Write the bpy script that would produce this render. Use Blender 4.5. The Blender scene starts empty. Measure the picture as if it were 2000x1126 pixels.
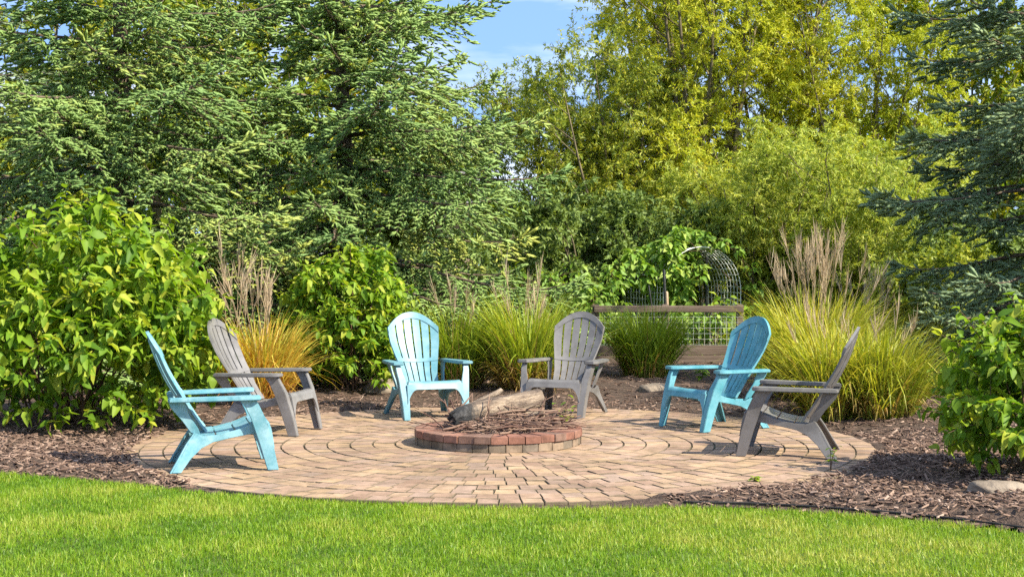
import bpy, bmesh, math
import numpy as np
from mathutils import Vector, Matrix

# ------------------------------------------------------------------ camera, sky, sun, exposure
SC = bpy.context.scene
COL = SC.collection
F_PX, HORIZON, CAM_H, PIT_D = 2880.0, 514.0, 1.4, 11.52     # photo calibration (2000 x 1126)
CAM_X, CAM_Y = 0.108, -PIT_D

cd = bpy.data.cameras.new('camera'); cam = bpy.data.objects.new('camera', cd); COL.objects.link(cam)
cd.sensor_width = 36.0; cd.lens = F_PX / 2000 * 36
cd.shift_y = -(563 - HORIZON) / 2000
cd.clip_start = 0.1; cd.clip_end = 1000
cam.location = (CAM_X, CAM_Y, CAM_H); cam.rotation_euler = (math.pi / 2, 0, 0)
SC.camera = cam

SUN_EL, SUN_TOWARD = math.radians(42), math.radians(33)      # height; turned from due +X towards the camera
sun_dir = Vector((math.cos(SUN_EL) * math.cos(SUN_TOWARD), -math.cos(SUN_EL) * math.sin(SUN_TOWARD), math.sin(SUN_EL)))
sd = bpy.data.lights.new('sun', 'SUN'); sun = bpy.data.objects.new('sun', sd); COL.objects.link(sun)
sd.energy = 3.9; sd.angle = math.radians(0.6); sd.color = (1.0, 0.92, 0.76)
sun.rotation_euler = sun_dir.to_track_quat('Z', 'Y').to_euler()

world = bpy.data.worlds.new('World'); SC.world = world; world.use_nodes = True
wn, wl = world.node_tree.nodes, world.node_tree.links
bg = wn['Background']; bg.inputs['Strength'].default_value = 0.15
sky = wn.new('ShaderNodeTexSky'); sky.sky_type = 'NISHITA'; sky.sun_disc = False
sky.sun_elevation = SUN_EL; sky.sun_rotation = math.atan2(sun_dir.x, sun_dir.y)
sky.air_density = 1.0; sky.dust_density = 0.2; sky.ozone_density = 3.0
wtc = wn.new('ShaderNodeTexCoord'); wmap = wn.new('ShaderNodeMapping'); wmap.inputs['Scale'].default_value = (1.6, 1.6, 9.0)
wno = wn.new('ShaderNodeTexNoise'); wno.inputs['Scale'].default_value = 2.3; wno.inputs['Detail'].default_value = 7; wno.inputs['Roughness'].default_value = 0.58
wrp = wn.new('ShaderNodeValToRGB'); wrp.color_ramp.elements[0].position = 0.40; wrp.color_ramp.elements[1].position = 0.70
wrp.color_ramp.elements[1].color = (0.75, 0.75, 0.75, 1)
wmx = wn.new('ShaderNodeMix'); wmx.data_type = 'RGBA'; wmx.inputs[7].default_value = (3.5, 3.6, 3.8, 1)
wadd = wn.new('ShaderNodeVectorMath'); wadd.operation = 'ADD'; wadd.inputs[1].default_value = (0, 0, 0.48)
wnm = wn.new('ShaderNodeVectorMath'); wnm.operation = 'NORMALIZE'
wl.new(wtc.outputs['Generated'], wadd.inputs[0]); wl.new(wadd.outputs[0], wnm.inputs[0]); wl.new(wnm.outputs[0], sky.inputs['Vector'])
wl.new(wtc.outputs['Generated'], wmap.inputs['Vector']); wl.new(wmap.outputs[0], wno.inputs['Vector'])
wl.new(wno.outputs['Fac'], wrp.inputs[0]); wl.new(wrp.outputs[0], wmx.inputs[0])
wl.new(sky.outputs[0], wmx.inputs[6]); wl.new(wmx.outputs[2], bg.inputs['Color'])

SC.view_settings.view_transform = 'Standard'; SC.view_settings.look = 'None'
SC.view_settings.exposure = 1.55; SC.view_settings.gamma = 1.0; SC.view_settings.use_curve_mapping = False
SC.render.engine = 'CYCLES'
cy = SC.cycles
cy.max_bounces = 8; cy.diffuse_bounces = 6; cy.glossy_bounces = 2; cy.transmission_bounces = 4; cy.transparent_max_bounces = 4
cy.use_adaptive_sampling = True; cy.adaptive_threshold = 0.02; cy.use_denoising = False
cy.sample_clamp_indirect = 4.0; cy.caustics_reflective = False; cy.caustics_refractive = False

# ------------------------------------------------------------------ helpers
R = np.random.default_rng(7)
def U(a, b, n=None, r=None): return (r or R).uniform(a, b, n)

def ground(px, py, z=0.0):
    """photo pixel -> the point of the level ground it shows"""
    d = F_PX * (CAM_H - z) / (py - HORIZON)
    return np.array([CAM_X + (px - 1000) * d / F_PX, CAM_Y + d, z])

def norm(a): return a / np.maximum(np.linalg.norm(a, axis=-1, keepdims=True), 1e-9)

def basis(A, roll=None, up=(0, 0, 1.0)):
    """A (n,3) -> A, B (across), N (face normal, as upright as A lets it be), then rolled about A"""
    A = norm(A); Z = np.broadcast_to(np.array(up, float), A.shape)
    B = np.cross(Z, A); bad = np.linalg.norm(B, axis=-1) < 1e-3
    if bad.any(): B = B.copy(); B[bad] = np.array([1.0, 0, 0])
    B = norm(B); N = np.cross(A, B)
    if roll is not None:
        c, s = np.cos(roll)[:, None], np.sin(roll)[:, None]
        B, N = B * c + N * s, N * c - B * s
    return A, B, N

def make_mesh(name, V, polys, tint=None, smooth=False):
    """V (n,3); polys: list of int arrays (m,k); tint: one float per face"""
    me = bpy.data.meshes.new(name)
    V = np.ascontiguousarray(V, np.float32)
    polys = [np.asarray(p, np.int32) for p in polys if len(p)]
    nl = sum(p.size for p in polys); npoly = sum(len(p) for p in polys)
    me.vertices.add(len(V)); me.vertices.foreach_set('co', V.ravel())
    me.loops.add(nl); me.polygons.add(npoly)
    me.loops.foreach_set('vertex_index', np.concatenate([p.ravel() for p in polys]))
    tot = np.concatenate([np.full(len(p), p.shape[1], np.int32) for p in polys])
    me.polygons.foreach_set('loop_start', np.concatenate([[0], np.cumsum(tot)[:-1]]).astype(np.int32))
    me.polygons.foreach_set('loop_total', tot)
    me.polygons.foreach_set('use_smooth', np.full(npoly, bool(smooth)))
    if tint is not None:
        at = me.attributes.new('tint', 'FLOAT', 'FACE'); at.data.foreach_set('value', np.asarray(tint, np.float32))
    me.update(calc_edges=True)
    return me

class Bag:
    """collects pieces of ONE mesh"""
    def __init__(s): s.V, s.P, s.T, s.n = [], [], [], 0
    def add(s, V, polys, tint=0.5):
        V = np.asarray(V, float)
        for p in polys:
            p = np.asarray(p, np.int64)
            if not len(p): continue
            s.P.append(p + s.n)
            s.T.append(np.broadcast_to(np.asarray(tint, float), (len(p),)) if np.ndim(tint) < 1 or len(np.atleast_1d(tint)) == len(p) else np.full(len(p), np.mean(tint)))
        s.V.append(V); s.n += len(V)
    def inst(s, T, F, Pos, A, B, N, L, W=None, H=None, tint=0.5):
        """copies of template T (k,3), F (m,q) at Pos with axes A,B,N scaled L,W,H"""
        n = len(Pos)
        if n == 0: return
        L = np.broadcast_to(L, (n,)); W = L if W is None else np.broadcast_to(W, (n,)); H = L if H is None else np.broadcast_to(H, (n,))
        V = Pos[:, None, :] + (T[None, :, 0, None] * (A * L[:, None])[:, None, :] + T[None, :, 1, None] * (B * W[:, None])[:, None, :] + T[None, :, 2, None] * (N * H[:, None])[:, None, :])
        F = np.asarray(F); idx = (F[None] + (np.arange(n) * len(T))[:, None, None]).reshape(-1, F.shape[1])
        s.P.append(idx + s.n); s.V.append(V.reshape(-1, 3)); s.n += n * len(T)
        s.T.append(np.repeat(np.broadcast_to(tint, (n,)), len(F)))
    def tube(s, pts, rad, k=6, tint=0.5, cap=True):
        pts = np.asarray(pts, float); m = len(pts); rad = np.broadcast_to(np.asarray(rad, float), (m,))
        d = np.gradient(pts, axis=0); A, B, N = basis(d)
        for i in range(1, m):
            b = B[i - 1] - A[i] * np.dot(B[i - 1], A[i]); b /= max(np.linalg.norm(b), 1e-9); B[i] = b; N[i] = np.cross(A[i], b)
        an = np.arange(k) * 2 * math.pi / k
        V = pts[:, None] + rad[:, None, None] * (np.cos(an)[None, :, None] * B[:, None] + np.sin(an)[None, :, None] * N[:, None])
        i, j = np.meshgrid(np.arange(m - 1), np.arange(k), indexing='ij'); i, j = i.ravel(), j.ravel(); j2 = (j + 1) % k
        Q = np.stack([i * k + j, i * k + j2, (i + 1) * k + j2, (i + 1) * k + j], 1)
        s.add(V.reshape(-1, 3), [Q], tint)
        if cap:
            b = s.n - m * k
            s.P.append(np.arange(k)[::-1][None] + b); s.P.append(np.arange(k)[None] + b + (m - 1) * k)
            s.T.append(np.full(1, float(np.mean(tint)))); s.T.append(np.full(1, float(np.mean(tint))))
    def box(s, lo, hi, tint=0.5, M=None):
        x0, y0, z0 = lo; x1, y1, z1 = hi
        V = np.array([[x0,y0,z0],[x1,y0,z0],[x1,y1,z0],[x0,y1,z0],[x0,y0,z1],[x1,y0,z1],[x1,y1,z1],[x0,y1,z1]], float)
        if M is not None: V = V @ np.array(M.to_3x3()).T + np.array(M.translation)
        s.add(V, [np.array(BOXF)], tint)
    def mesh(s, name, smooth=False):
        # faces must be grouped with their tints in the order they were added
        return make_mesh(name, np.concatenate(s.V), s.P, np.concatenate(s.T), smooth)
    def obj(s, name, mat, parent=None, smooth=False): return link(name, s.mesh(name, smooth), mat, parent)
BOXF = [[0,3,2,1],[4,5,6,7],[0,1,5,4],[1,2,6,5],[2,3,7,6],[3,0,4,7]]

def link(name, me, mat=None, parent=None):
    o = bpy.data.objects.new(name, me); COL.objects.link(o)
    if mat is not None and not me.materials: me.materials.append(mat)
    if parent is not None: o.parent = parent
    return o
def tag(o, label=None, cat=None, group=None, kind=None):
    if label: o['label'] = label
    if cat: o['category'] = cat
    if group: o['group'] = group
    if kind: o['kind'] = kind
    return o
def thing(name, loc, rz=0.0, **k):
    o = bpy.data.objects.new(name, None); COL.objects.link(o); o.location = loc; o.rotation_euler = (0, 0, rz); o.empty_display_size = 0.1
    return tag(o, **k)
def bez(pts, n):
    """Catmull-Rom through pts, n samples"""
    p = np.asarray(pts, float); p = np.vstack([2 * p[0] - p[1], p, 2 * p[-1] - p[-2]]); m = len(p) - 3
    t = np.linspace(0, m - 1e-6, n); i = t.astype(int); f = (t - i)[:, None]
    a, b, c, d = p[i], p[i + 1], p[i + 2], p[i + 3]
    return 0.5 * (2 * b + (c - a) * f + (2 * a - 5 * b + 4 * c - d) * f ** 2 + (3 * b - a - 3 * c + d) * f ** 3)

# ------------------------------------------------------------------ materials
def mat_base(name):
    m = bpy.data.materials.new(name); m.use_nodes = True; nt = m.node_tree
    return m, nt, nt.nodes['Principled BSDF'], nt.nodes['Material Output']
def ramp(nt, cols, src, lo=0.0, hi=1.0):
    r = nt.nodes.new('ShaderNodeValToRGB'); e = r.color_ramp.elements
    n = len(cols); e[0].color = (*cols[0], 1); e[-1].color = (*cols[-1], 1); e[0].position = lo; e[-1].position = hi
    for i in range(1, n - 1): q = e.new(lo + (hi - lo) * i / (n - 1)); q.color = (*cols[i], 1)
    nt.links.new(src, r.inputs[0]); return r.outputs[0]
def tint_src(nt, per_object=False):
    if per_object: return nt.nodes.new('ShaderNodeObjectInfo').outputs['Random']
    a = nt.nodes.new('ShaderNodeAttribute'); a.attribute_name = 'tint'; return a.outputs['Fac']
def noise(nt, scale, detail=4, coord='Object', rough=0.55, vscale=None):
    tc = nt.nodes.new('ShaderNodeTexCoord'); n = nt.nodes.new('ShaderNodeTexNoise'); src = tc.outputs[coord]
    n.inputs['Scale'].default_value = scale; n.inputs['Detail'].default_value = detail; n.inputs['Roughness'].default_value = rough
    if vscale: mp = nt.nodes.new('ShaderNodeMapping'); mp.inputs['Scale'].default_value = vscale; nt.links.new(src, mp.inputs[0]); src = mp.outputs[0]
    nt.links.new(src, n.inputs['Vector']); return n.outputs['Fac']
def mixc(nt, fac, a, b, mode='MIX'):
    m = nt.nodes.new('ShaderNodeMix'); m.data_type = 'RGBA'; m.blend_type = mode
    for sock, v in ((0, fac), (6, a), (7, b)):
        if hasattr(v, 'links'): nt.links.new(v, m.inputs[sock])
        else: m.inputs[sock].default_value = v if sock == 0 else (*v, 1)
    return m.outputs[2]
def bump(nt, h, bsdf, strength=0.3, dist=0.01):
    b = nt.nodes.new('ShaderNodeBump'); b.inputs['Strength'].default_value = strength; b.inputs['Distance'].default_value = dist
    nt.links.new(h, b.inputs['Height']); nt.links.new(b.outputs[0], bsdf.inputs['Normal'])

def stained(m, scale, lo, hi, tint=(1, 1, 1), a=.36, b=.62):
    nt = m.node_tree; p = nt.nodes['Principled BSDF']; src = p.inputs['Base Color'].links[0].from_socket
    g = nt.nodes.new('ShaderNodeNewGeometry'); n = nt.nodes.new('ShaderNodeTexNoise'); n.inputs['Scale'].default_value = scale; n.inputs['Detail'].default_value = 8; n.inputs['Roughness'].default_value = .62
    nt.links.new(g.outputs['Position'], n.inputs['Vector'])
    r = ramp(nt, [tuple(lo * t for t in tint), (hi, hi, hi)], n.outputs['Fac'], a, b); nt.links.new(mixc(nt, 1.0, src, r, 'MULTIPLY'), p.inputs['Base Color']); return m
def leaf_mat(name, cols, trans=0.4, rough=0.5, spec=0.3, per_object=False, warm=(1.25, 1.2, 0.55)):
    m, nt, p, out = mat_base(name)
    c = ramp(nt, cols, tint_src(nt, per_object))
    c = mixc(nt, 0.35, c, mixc(nt, noise(nt, 9.0, 2), (0.55, 0.6, 0.5), (1.35, 1.3, 1.2)), 'MULTIPLY') if not per_object else c
    nt.links.new(c, p.inputs['Base Color']); p.inputs['Roughness'].default_value = rough; p.inputs['Specular IOR Level'].default_value = spec
    t = nt.nodes.new('ShaderNodeBsdfTranslucent'); nt.links.new(mixc(nt, 1.0, c, warm, 'MULTIPLY'), t.inputs['Color'])
    mx = nt.nodes.new('ShaderNodeMixShader'); mx.inputs[0].default_value = trans
    nt.links.new(p.outputs[0], mx.inputs[1]); nt.links.new(t.outputs[0], mx.inputs[2]); nt.links.new(mx.outputs[0], out.inputs['Surface'])
    return m
def rough_mat(name, cols, src='noise', scale=8.0, rough=0.85, bump_scale=40.0, bump_s=0.4, bump_d=0.01, vscale=None, mottle=0.5, spec=0.25, coord='Object'):
    m, nt, p, out = mat_base(name)
    n1 = noise(nt, scale, 5, coord, vscale=vscale)
    c = ramp(nt, cols, n1, .30, .70) if src == 'noise' else ramp(nt, cols, tint_src(nt, src == 'object'))
    if src != 'noise': c = mixc(nt, mottle, c, mixc(nt, n1, (0.35, 0.35, 0.35), (1.65, 1.65, 1.65)), 'MULTIPLY')
    nt.links.new(c, p.inputs['Base Color']); p.inputs['Roughness'].default_value = rough; p.inputs['Specular IOR Level'].default_value = spec
    bump(nt, noise(nt, bump_scale, 5, coord, vscale=vscale), p, bump_s, bump_d)
    return m

M = {}
M['dogwood'] = leaf_mat('dogwood_leaf', [(0.0808, 0.171, 0.0133), (0.1472, 0.2707, 0.019), (0.2375, 0.3562, 0.0285), (0.399, 0.437, 0.0475)], 0.46, 0.55, 0.28)
M['dogwood_one'] = leaf_mat('dogwood_leaf_single', [(0.0808, 0.171, 0.0133), (0.1472, 0.2707, 0.019), (0.2375, 0.3562, 0.0285), (0.399, 0.437, 0.0475)], 0.46, 0.55, 0.28, per_object=True)
M['vine'] = leaf_mat('vine_leaf', [(0.12, 0.235, 0.03), (0.21, 0.35, 0.05), (0.38, 0.47, 0.11)], 0.4, 0.5)
M['vine_one'] = leaf_mat('vine_leaf_single', [(0.12, 0.235, 0.03), (0.21, 0.35, 0.05), (0.38, 0.47, 0.11)], 0.4, 0.5, per_object=True)
M['spruce'] = leaf_mat('spruce_needle', [(0.145, 0.25, 0.08), (0.21, 0.325, 0.098), (0.29, 0.40, 0.118), (0.43, 0.45, 0.095)], 0.22, 0.55, 0.25, warm=(1.2, 1.15, 0.6))
M['blue_spruce'] = leaf_mat('blue_spruce_needle', [(0.125, 0.19, 0.105), (0.18, 0.255, 0.135), (0.24, 0.32, 0.155), (0.31, 0.37, 0.15)], 0.18, 0.55, 0.25, warm=(1.1, 1.1, 0.7))
M['willow_yellow'] = leaf_mat('willow_yellow_leaf', [(0.25, 0.33, 0.03), (0.385, 0.435, 0.036), (0.49, 0.505, 0.044), (0.60, 0.54, 0.05)], 0.45, 0.5)
M['willow_pale'] = leaf_mat('willow_pale_leaf', [(0.20, 0.285, 0.04), (0.31, 0.39, 0.06), (0.41, 0.465, 0.085), (0.52, 0.52, 0.10)], 0.42, 0.5)
M['willow_olive'] = leaf_mat('willow_olive_leaf', [(0.13, 0.19, 0.03), (0.21, 0.28, 0.04), (0.32, 0.36, 0.045), (0.45, 0.43, 0.045)], 0.4, 0.5)
M['dark_leaf'] = leaf_mat('dark_green_leaf', [(0.10, 0.16, 0.04), (0.155, 0.225, 0.055), (0.215, 0.285, 0.065)], 0.3, 0.5)
M['back_leaf'] = leaf_mat('back_tree_leaf', [(0.15, 0.235, 0.03), (0.25, 0.335, 0.035), (0.36, 0.40, 0.04), (0.50, 0.42, 0.045)], 0.42, 0.5)
M['grass_green'] = leaf_mat('reed_green', [(0.42, 0.26, 0.10), (0.155, 0.24, 0.022), (0.245, 0.34, 0.03), (0.42, 0.46, 0.05)], 0.38, 0.45)
M['grass_yellow'] = leaf_mat('reed_yellow', [(0.399, 0.247, 0.0855), (0.1995, 0.2755, 0.0238), (0.342, 0.38, 0.038), (0.551, 0.494, 0.0855)], 0.4, 0.45)
M['grass_gold'] = leaf_mat('reed_gold', [(0.42, 0.20, 0.06), (0.58, 0.33, 0.06), (0.62, 0.45, 0.08), (0.42, 0.42, 0.06)], 0.4, 0.45)
M['plume'] = leaf_mat('reed_plume', [(0.38, 0.2755, 0.1757), (0.5225, 0.4085, 0.2755), (0.627, 0.5225, 0.38)], 0.35, 0.8, 0.1, warm=(1.1, 1.0, 0.85))
M['lawn_blade'] = leaf_mat('lawn_blade', [(0.0744, 0.1721, 0.0093), (0.1442, 0.2697, 0.013), (0.2372, 0.3488, 0.0223), (0.4185, 0.4278, 0.093)], 0.40, 0.45, 0.3)
M['bark'] = rough_mat('bark', [(0.06, 0.042, 0.03), (0.13, 0.095, 0.065), (0.22, 0.17, 0.12)], scale=14, vscale=(1, 1, 0.25), bump_scale=30, bump_s=0.8)
M['stem'] = rough_mat('shrub_stem', [(0.07, 0.04, 0.025), (0.15, 0.09, 0.05)], scale=20)
M['willow_bark'] = rough_mat('willow_bark', [(0.06, 0.048, 0.03), (0.14, 0.115, 0.07), (0.24, 0.19, 0.11)], scale=12, vscale=(1, 1, 0.3))
M['soil'] = rough_mat('mulch_soil', [(0.038, 0.024, 0.016), (0.085, 0.056, 0.04), (0.13, 0.09, 0.065)], scale=22, bump_scale=60, bump_s=1.0, bump_d=0.03)
M['chip'] = rough_mat('mulch_chip', [(0.06, 0.036, 0.025), (0.14, 0.088, 0.063), (0.245, 0.165, 0.12), (0.42, 0.31, 0.235)], src='tint', scale=60, bump_scale=160, bump_s=0.5, bump_d=0.004)
M['lawn'] = rough_mat('lawn_soil', [(0.05, 0.075, 0.012), (0.10, 0.15, 0.015)], scale=6, bump_scale=50, bump_s=0.8, bump_d=0.02)
M['ground'] = rough_mat('far_ground', [(0.045, 0.06, 0.014), (0.10, 0.14, 0.02), (0.14, 0.15, 0.03)], scale=1.2, bump_scale=12, bump_s=0.8, bump_d=0.05)
PAV = [(0.2503, 0.1628, 0.114), (0.2867, 0.1906, 0.1311), (0.314, 0.2158, 0.1406), (0.3385, 0.2306, 0.1377), (0.3003, 0.2046, 0.1482), (0.2503, 0.1786, 0.1349)]
M['paver'] = rough_mat('paver_tumbled', PAV, src='object', scale=16, bump_scale=90, bump_s=0.35, bump_d=0.006, mottle=0.45)
M['paver_t'] = rough_mat('paver_tumbled_field', PAV, src='tint', scale=16, bump_scale=90, bump_s=0.35, bump_d=0.006, mottle=0.45)
for k_ in ('paver', 'paver_t'): stained(M[k_], 1.4, .72, 1.12, (1.0, .97, .93)); stained(M[k_], 9.0, .70, 1.10, (.98, 1.0, .92), .30, .55)
M['sand'] = rough_mat('joint_sand', [(0.03, 0.024, 0.014), (0.075, 0.06, 0.03), (0.05, 0.065, 0.018)], scale=5, bump_scale=120)
M['cap_brick'] = rough_mat('red_cap_brick', [(0.18, 0.0828, 0.0576), (0.225, 0.1062, 0.072), (0.2475, 0.135, 0.0945), (0.153, 0.0945, 0.0702)], src='object', scale=20, bump_scale=80, bump_s=0.4, bump_d=0.006, mottle=0.5)
M['base_brick'] = rough_mat('weathered_base_brick', [(0.138, 0.1086, 0.0754), (0.184, 0.1426, 0.0994), (0.1564, 0.1288, 0.0994), (0.2162, 0.1564, 0.1058)], src='object', scale=18, bump_scale=80, bump_s=0.4, bump_d=0.006, mottle=0.55)
for k_ in ('cap_brick', 'base_brick'): stained(M[k_], 7.0, .42, 1.15, (1.0, 1.0, 1.0), .32, .58)
M['paver_edge'] = rough_mat('paver_dirty_edge', [(0.085, 0.066, 0.042), (0.17, 0.13, 0.085)], scale=14, bump_scale=90)
M['ash'] = rough_mat('ash', [(0.05, 0.045, 0.04), (0.15, 0.13, 0.11)], scale=12, bump_scale=50, bump_s=1)
M['twig'] = rough_mat('dry_stick', [(0.0808, 0.0427, 0.0314), (0.1425, 0.0836, 0.0608), (0.2375, 0.1568, 0.1092)], src='object', scale=25, vscale=(1, 1, 0.3), mottle=0.5)
M['twig_t'] = rough_mat('dry_twig', [(0.11, 0.065, 0.05), (0.20, 0.13, 0.10), (0.30, 0.21, 0.15)], src='tint', scale=25, mottle=0.4)
M['rock'] = rough_mat('field_stone', [(0.1275, 0.102, 0.0765), (0.2125, 0.17, 0.1275), (0.289, 0.238, 0.1785)], scale=7, bump_scale=24, bump_s=0.7, bump_d=0.02)
M['wood_rail'] = rough_mat('weathered_wood', [(0.0765, 0.054, 0.0387), (0.1305, 0.0945, 0.0702), (0.18, 0.135, 0.1008)], scale=5, vscale=(0.5, 8, 8), bump_scale=10, bump_s=0.4)
M['wire'] = rough_mat('galvanised_wire', [(0.62, 0.63, 0.57), (0.78, 0.78, 0.72)], scale=9, rough=0.5, bump_s=0.05)
M['stake_black'] = rough_mat('black_stake', [(0.012, 0.014, 0.013), (0.03, 0.035, 0.03)], scale=9, rough=0.5)
M['stake_wood'] = rough_mat('pale_wood_stake', [(0.30, 0.21, 0.13), (0.45, 0.34, 0.22)], scale=9, vscale=(6, 6, .6))
M['edging'] = rough_mat('black_plastic_edging', [(0.010, 0.010, 0.010), (0.03, 0.028, 0.026)], scale=9, rough=0.6)

def plastic(name, col, pale, dark, fade):
    m, nt, p, out = mat_base(name)
    c = mixc(nt, mixc(nt, 1.0, ramp(nt, [(0, 0, 0), (0, 0, 0), (1, 1, 1), (1, 1, 1)], noise(nt, 6.5, 6, rough=0.65)), (fade,) * 3, 'MULTIPLY'), col, pale)
    c = mixc(nt, ramp(nt, [(0, 0, 0), (0, 0, 0), (0.0, 0.0, 0.0), (.6, .6, .6)], noise(nt, 26, 5, rough=0.7)), c, dark)
    c = mixc(nt, ramp(nt, [(.75, .75, .75), (0, 0, 0)], noise(nt, 4.0, 8, rough=.78), .34, .52), c, dark)
    nt.links.new(c, p.inputs['Base Color']); p.inputs['Roughness'].default_value = 0.42; p.inputs['Specular IOR Level'].default_value = 0.42
    bump(nt, noise(nt, 260, 2), p, 0.12, 0.002); return m
M['blue'] = plastic('blue_resin', (0.062, 0.255, 0.31), (0.23, 0.43, 0.48), (0.05, 0.17, 0.20), 0.55)
M['pale_blue'] = plastic('sun_bleached_blue_resin', (0.085, 0.225, 0.265), (0.20, 0.34, 0.38), (0.07, 0.19, 0.225), 0.8)
M['sky_blue'] = plastic('faded_sky_blue_resin', (0.095, 0.275, 0.33), (0.33, 0.50, 0.55), (0.07, 0.21, 0.25), 0.75)
M['grey'] = plastic('grey_resin', (0.138, 0.131, 0.125), (0.212, 0.202, 0.192), (0.085, 0.078, 0.072), 0.6)
M['grey_pale'] = plastic('light_grey_resin', (0.150, 0.143, 0.138), (0.235, 0.225, 0.215), (0.092, 0.086, 0.08), 0.6)
M['brick_house'] = rough_mat('pink_brick_wall', [(0.30, 0.19, 0.15), (0.42, 0.28, 0.23)], scale=4, bump_scale=20)
M['house_roof'] = rough_mat('grey_shingle', [(0.12, 0.115, 0.11), (0.2, 0.19, 0.18)], scale=6, bump_scale=20)
M['house_trim'] = rough_mat('white_trim', [(0.7, 0.7, 0.68), (0.8, 0.8, 0.78)], scale=3, rough=0.5, bump_s=0.05)
mg, ntg, pg, _o = mat_base('window_glass'); pg.inputs['Base Color'].default_value = (0.03, 0.04, 0.05, 1); pg.inputs['Roughness'].default_value = 0.06; M['glass'] = mg

# ------------------------------------------------------------------ the setting: ground, lawn, mulch bed, patio
PATIO_R = 2.90
LAWN_EDGE = [ground(*p) for p in [(-320, 890), (-150, 903), (0, 918), (130, 928), (240, 938), (400, 955), (600, 969), (800, 979), (1000, 985), (1200, 986), (1350, 983), (1500, 987), (1700, 1000), (1850, 1014), (2000, 1033), (2150, 1055)]]
LE = np.array(LAWN_EDGE)
def lawn_front(x):  # Y of the lawn's far edge at X
    return np.interp(x, LE[:, 0], LE[:, 1])
def fbm(x, y, s=1.0, seed=0):
    r = np.random.default_rng(seed); o = np.zeros_like(x); a = 1.0
    for k in range(5):
        for _ in range(3):
            th, ph = r.uniform(0, 6.28), r.uniform(0, 6.28); f = s * 2 ** k * r.uniform(.8, 1.25)
            o += a / 3 * np.sin(f * (x * math.cos(th) + y * math.sin(th)) + ph)
        a *= 0.55
    return o

b = Bag(); g = 400.0
b.add([[-g, -g, -.05], [g, -g, -.05], [g, g, -.05], [-g, g, -.05]], [np.array([[0, 1, 2, 3]])])
tag(b.obj('ground', M['ground']), 'green rough ground under the trees', kind='structure')

def sheet(name, xs, ys, zf, keep, mat):
    X, Y = np.meshgrid(xs, ys, indexing='ij'); Z = zf(X, Y); nx, ny = X.shape
    i, j = np.meshgrid(np.arange(nx - 1), np.arange(ny - 1), indexing='ij'); i, j = i.ravel(), j.ravel()
    Q = np.stack([i * ny + j, (i + 1) * ny + j, (i + 1) * ny + j + 1, i * ny + j + 1], 1)
    cx = X.ravel()[Q].mean(1); cyy = Y.ravel()[Q].mean(1); Q = Q[keep(cx, cyy)]
    return link(name, make_mesh(name, np.stack([X.ravel(), Y.ravel(), Z.ravel()], 1), [Q], smooth=True), mat)

# lawn in front: strip whose far edge follows the curve
xs = np.linspace(-9, 9, 120); b = Bag()
far = np.stack([xs, lawn_front(xs) + 0.03, np.full_like(xs, -0.022)], 1); near = np.stack([xs, np.full_like(xs, -22.0), np.full_like(xs, -0.022)], 1)
i = np.arange(119); b.add(np.vstack([near, far]), [np.stack([i, i + 1, 120 + i + 1, 120 + i], 1)])
tag(b.obj('lawn', M['lawn']), 'mown green lawn in front of the round patio', kind='structure')

def mulch_z(x, y):
    r = np.hypot(x, y)
    h = 0.010 + 0.022 * fbm(x, y, 3.0, 3) + 0.05 * np.clip((r - PATIO_R) / 1.5, 0, 1)
    edge = np.clip((y - lawn_front(x)) / 0.25, 0, 1)
    h = np.where(edge < 1, h * edge - 0.02 * (1 - edge), h)
    return np.where(r < PATIO_R - 0.04, -0.04, np.maximum(h, -0.03))
def in_bed(x, y):
    back = np.where(x > 3.0, 3.6 - 0.3 * (x - 3.0), 9.0)
    return (y > lawn_front(x) - 0.02) & (y < back) & (np.hypot(x, y) > PATIO_R - 0.12)
tag(sheet('mulch_bed', np.arange(-9, 7.01, 0.09), np.arange(-4.4, 9.1, 0.09), mulch_z, in_bed, M['soil']), 'dark bark mulch bed round the patio', kind='structure')

# mulch chips: torn shards of bark
def chips(n, box, rmin, seed, lo=0.022, hi=0.075):
    r = np.random.default_rng(seed); x0, x1, y0, y1 = box
    x, y = r.uniform(x0, x1, n), r.uniform(y0, y1, n)
    spill = (np.hypot(x, y) > rmin + 0.10 * fbm(x, y, 2.2, 11)) & (y > lawn_front(x) + 0.01)
    k = spill & (in_bed(x, y) | (np.hypot(x, y) > rmin - .3)); k &= np.where(x > 3, y < 3.8 - .3 * (x - 3), True)
    x, y = x[k], y[k]; n = len(x); z = np.maximum(mulch_z(x, y), np.where(np.hypot(x, y) < PATIO_R, 0.008, -1)) + r.uniform(-0.004, 0.014, n)
    az = r.uniform(0, 6.28, n); A = np.stack([np.cos(az), np.sin(az), r.normal(0, .28, n)], 1)
    A, B, N = basis(A, r.normal(0, .6, n))
    return np.stack([x, y, z], 1), A, B, N, r.uniform(lo, hi, n), r.uniform(0.007, 0.02, n), r.uniform(0.003, 0.008, n), np.clip(r.beta(1.6, 2.6, n), 0, 1)
CT = np.array([[-.5, -.3, 0], [.42, -.5, 0], [.5, .25, 0], [-.38, .5, 0], [-.46, -.25, 1], [.36, -.4, .8], [.44, .2, 1], [-.34, .42, .7]])
CF = np.array(BOXF[1:])
b = Bag()
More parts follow.
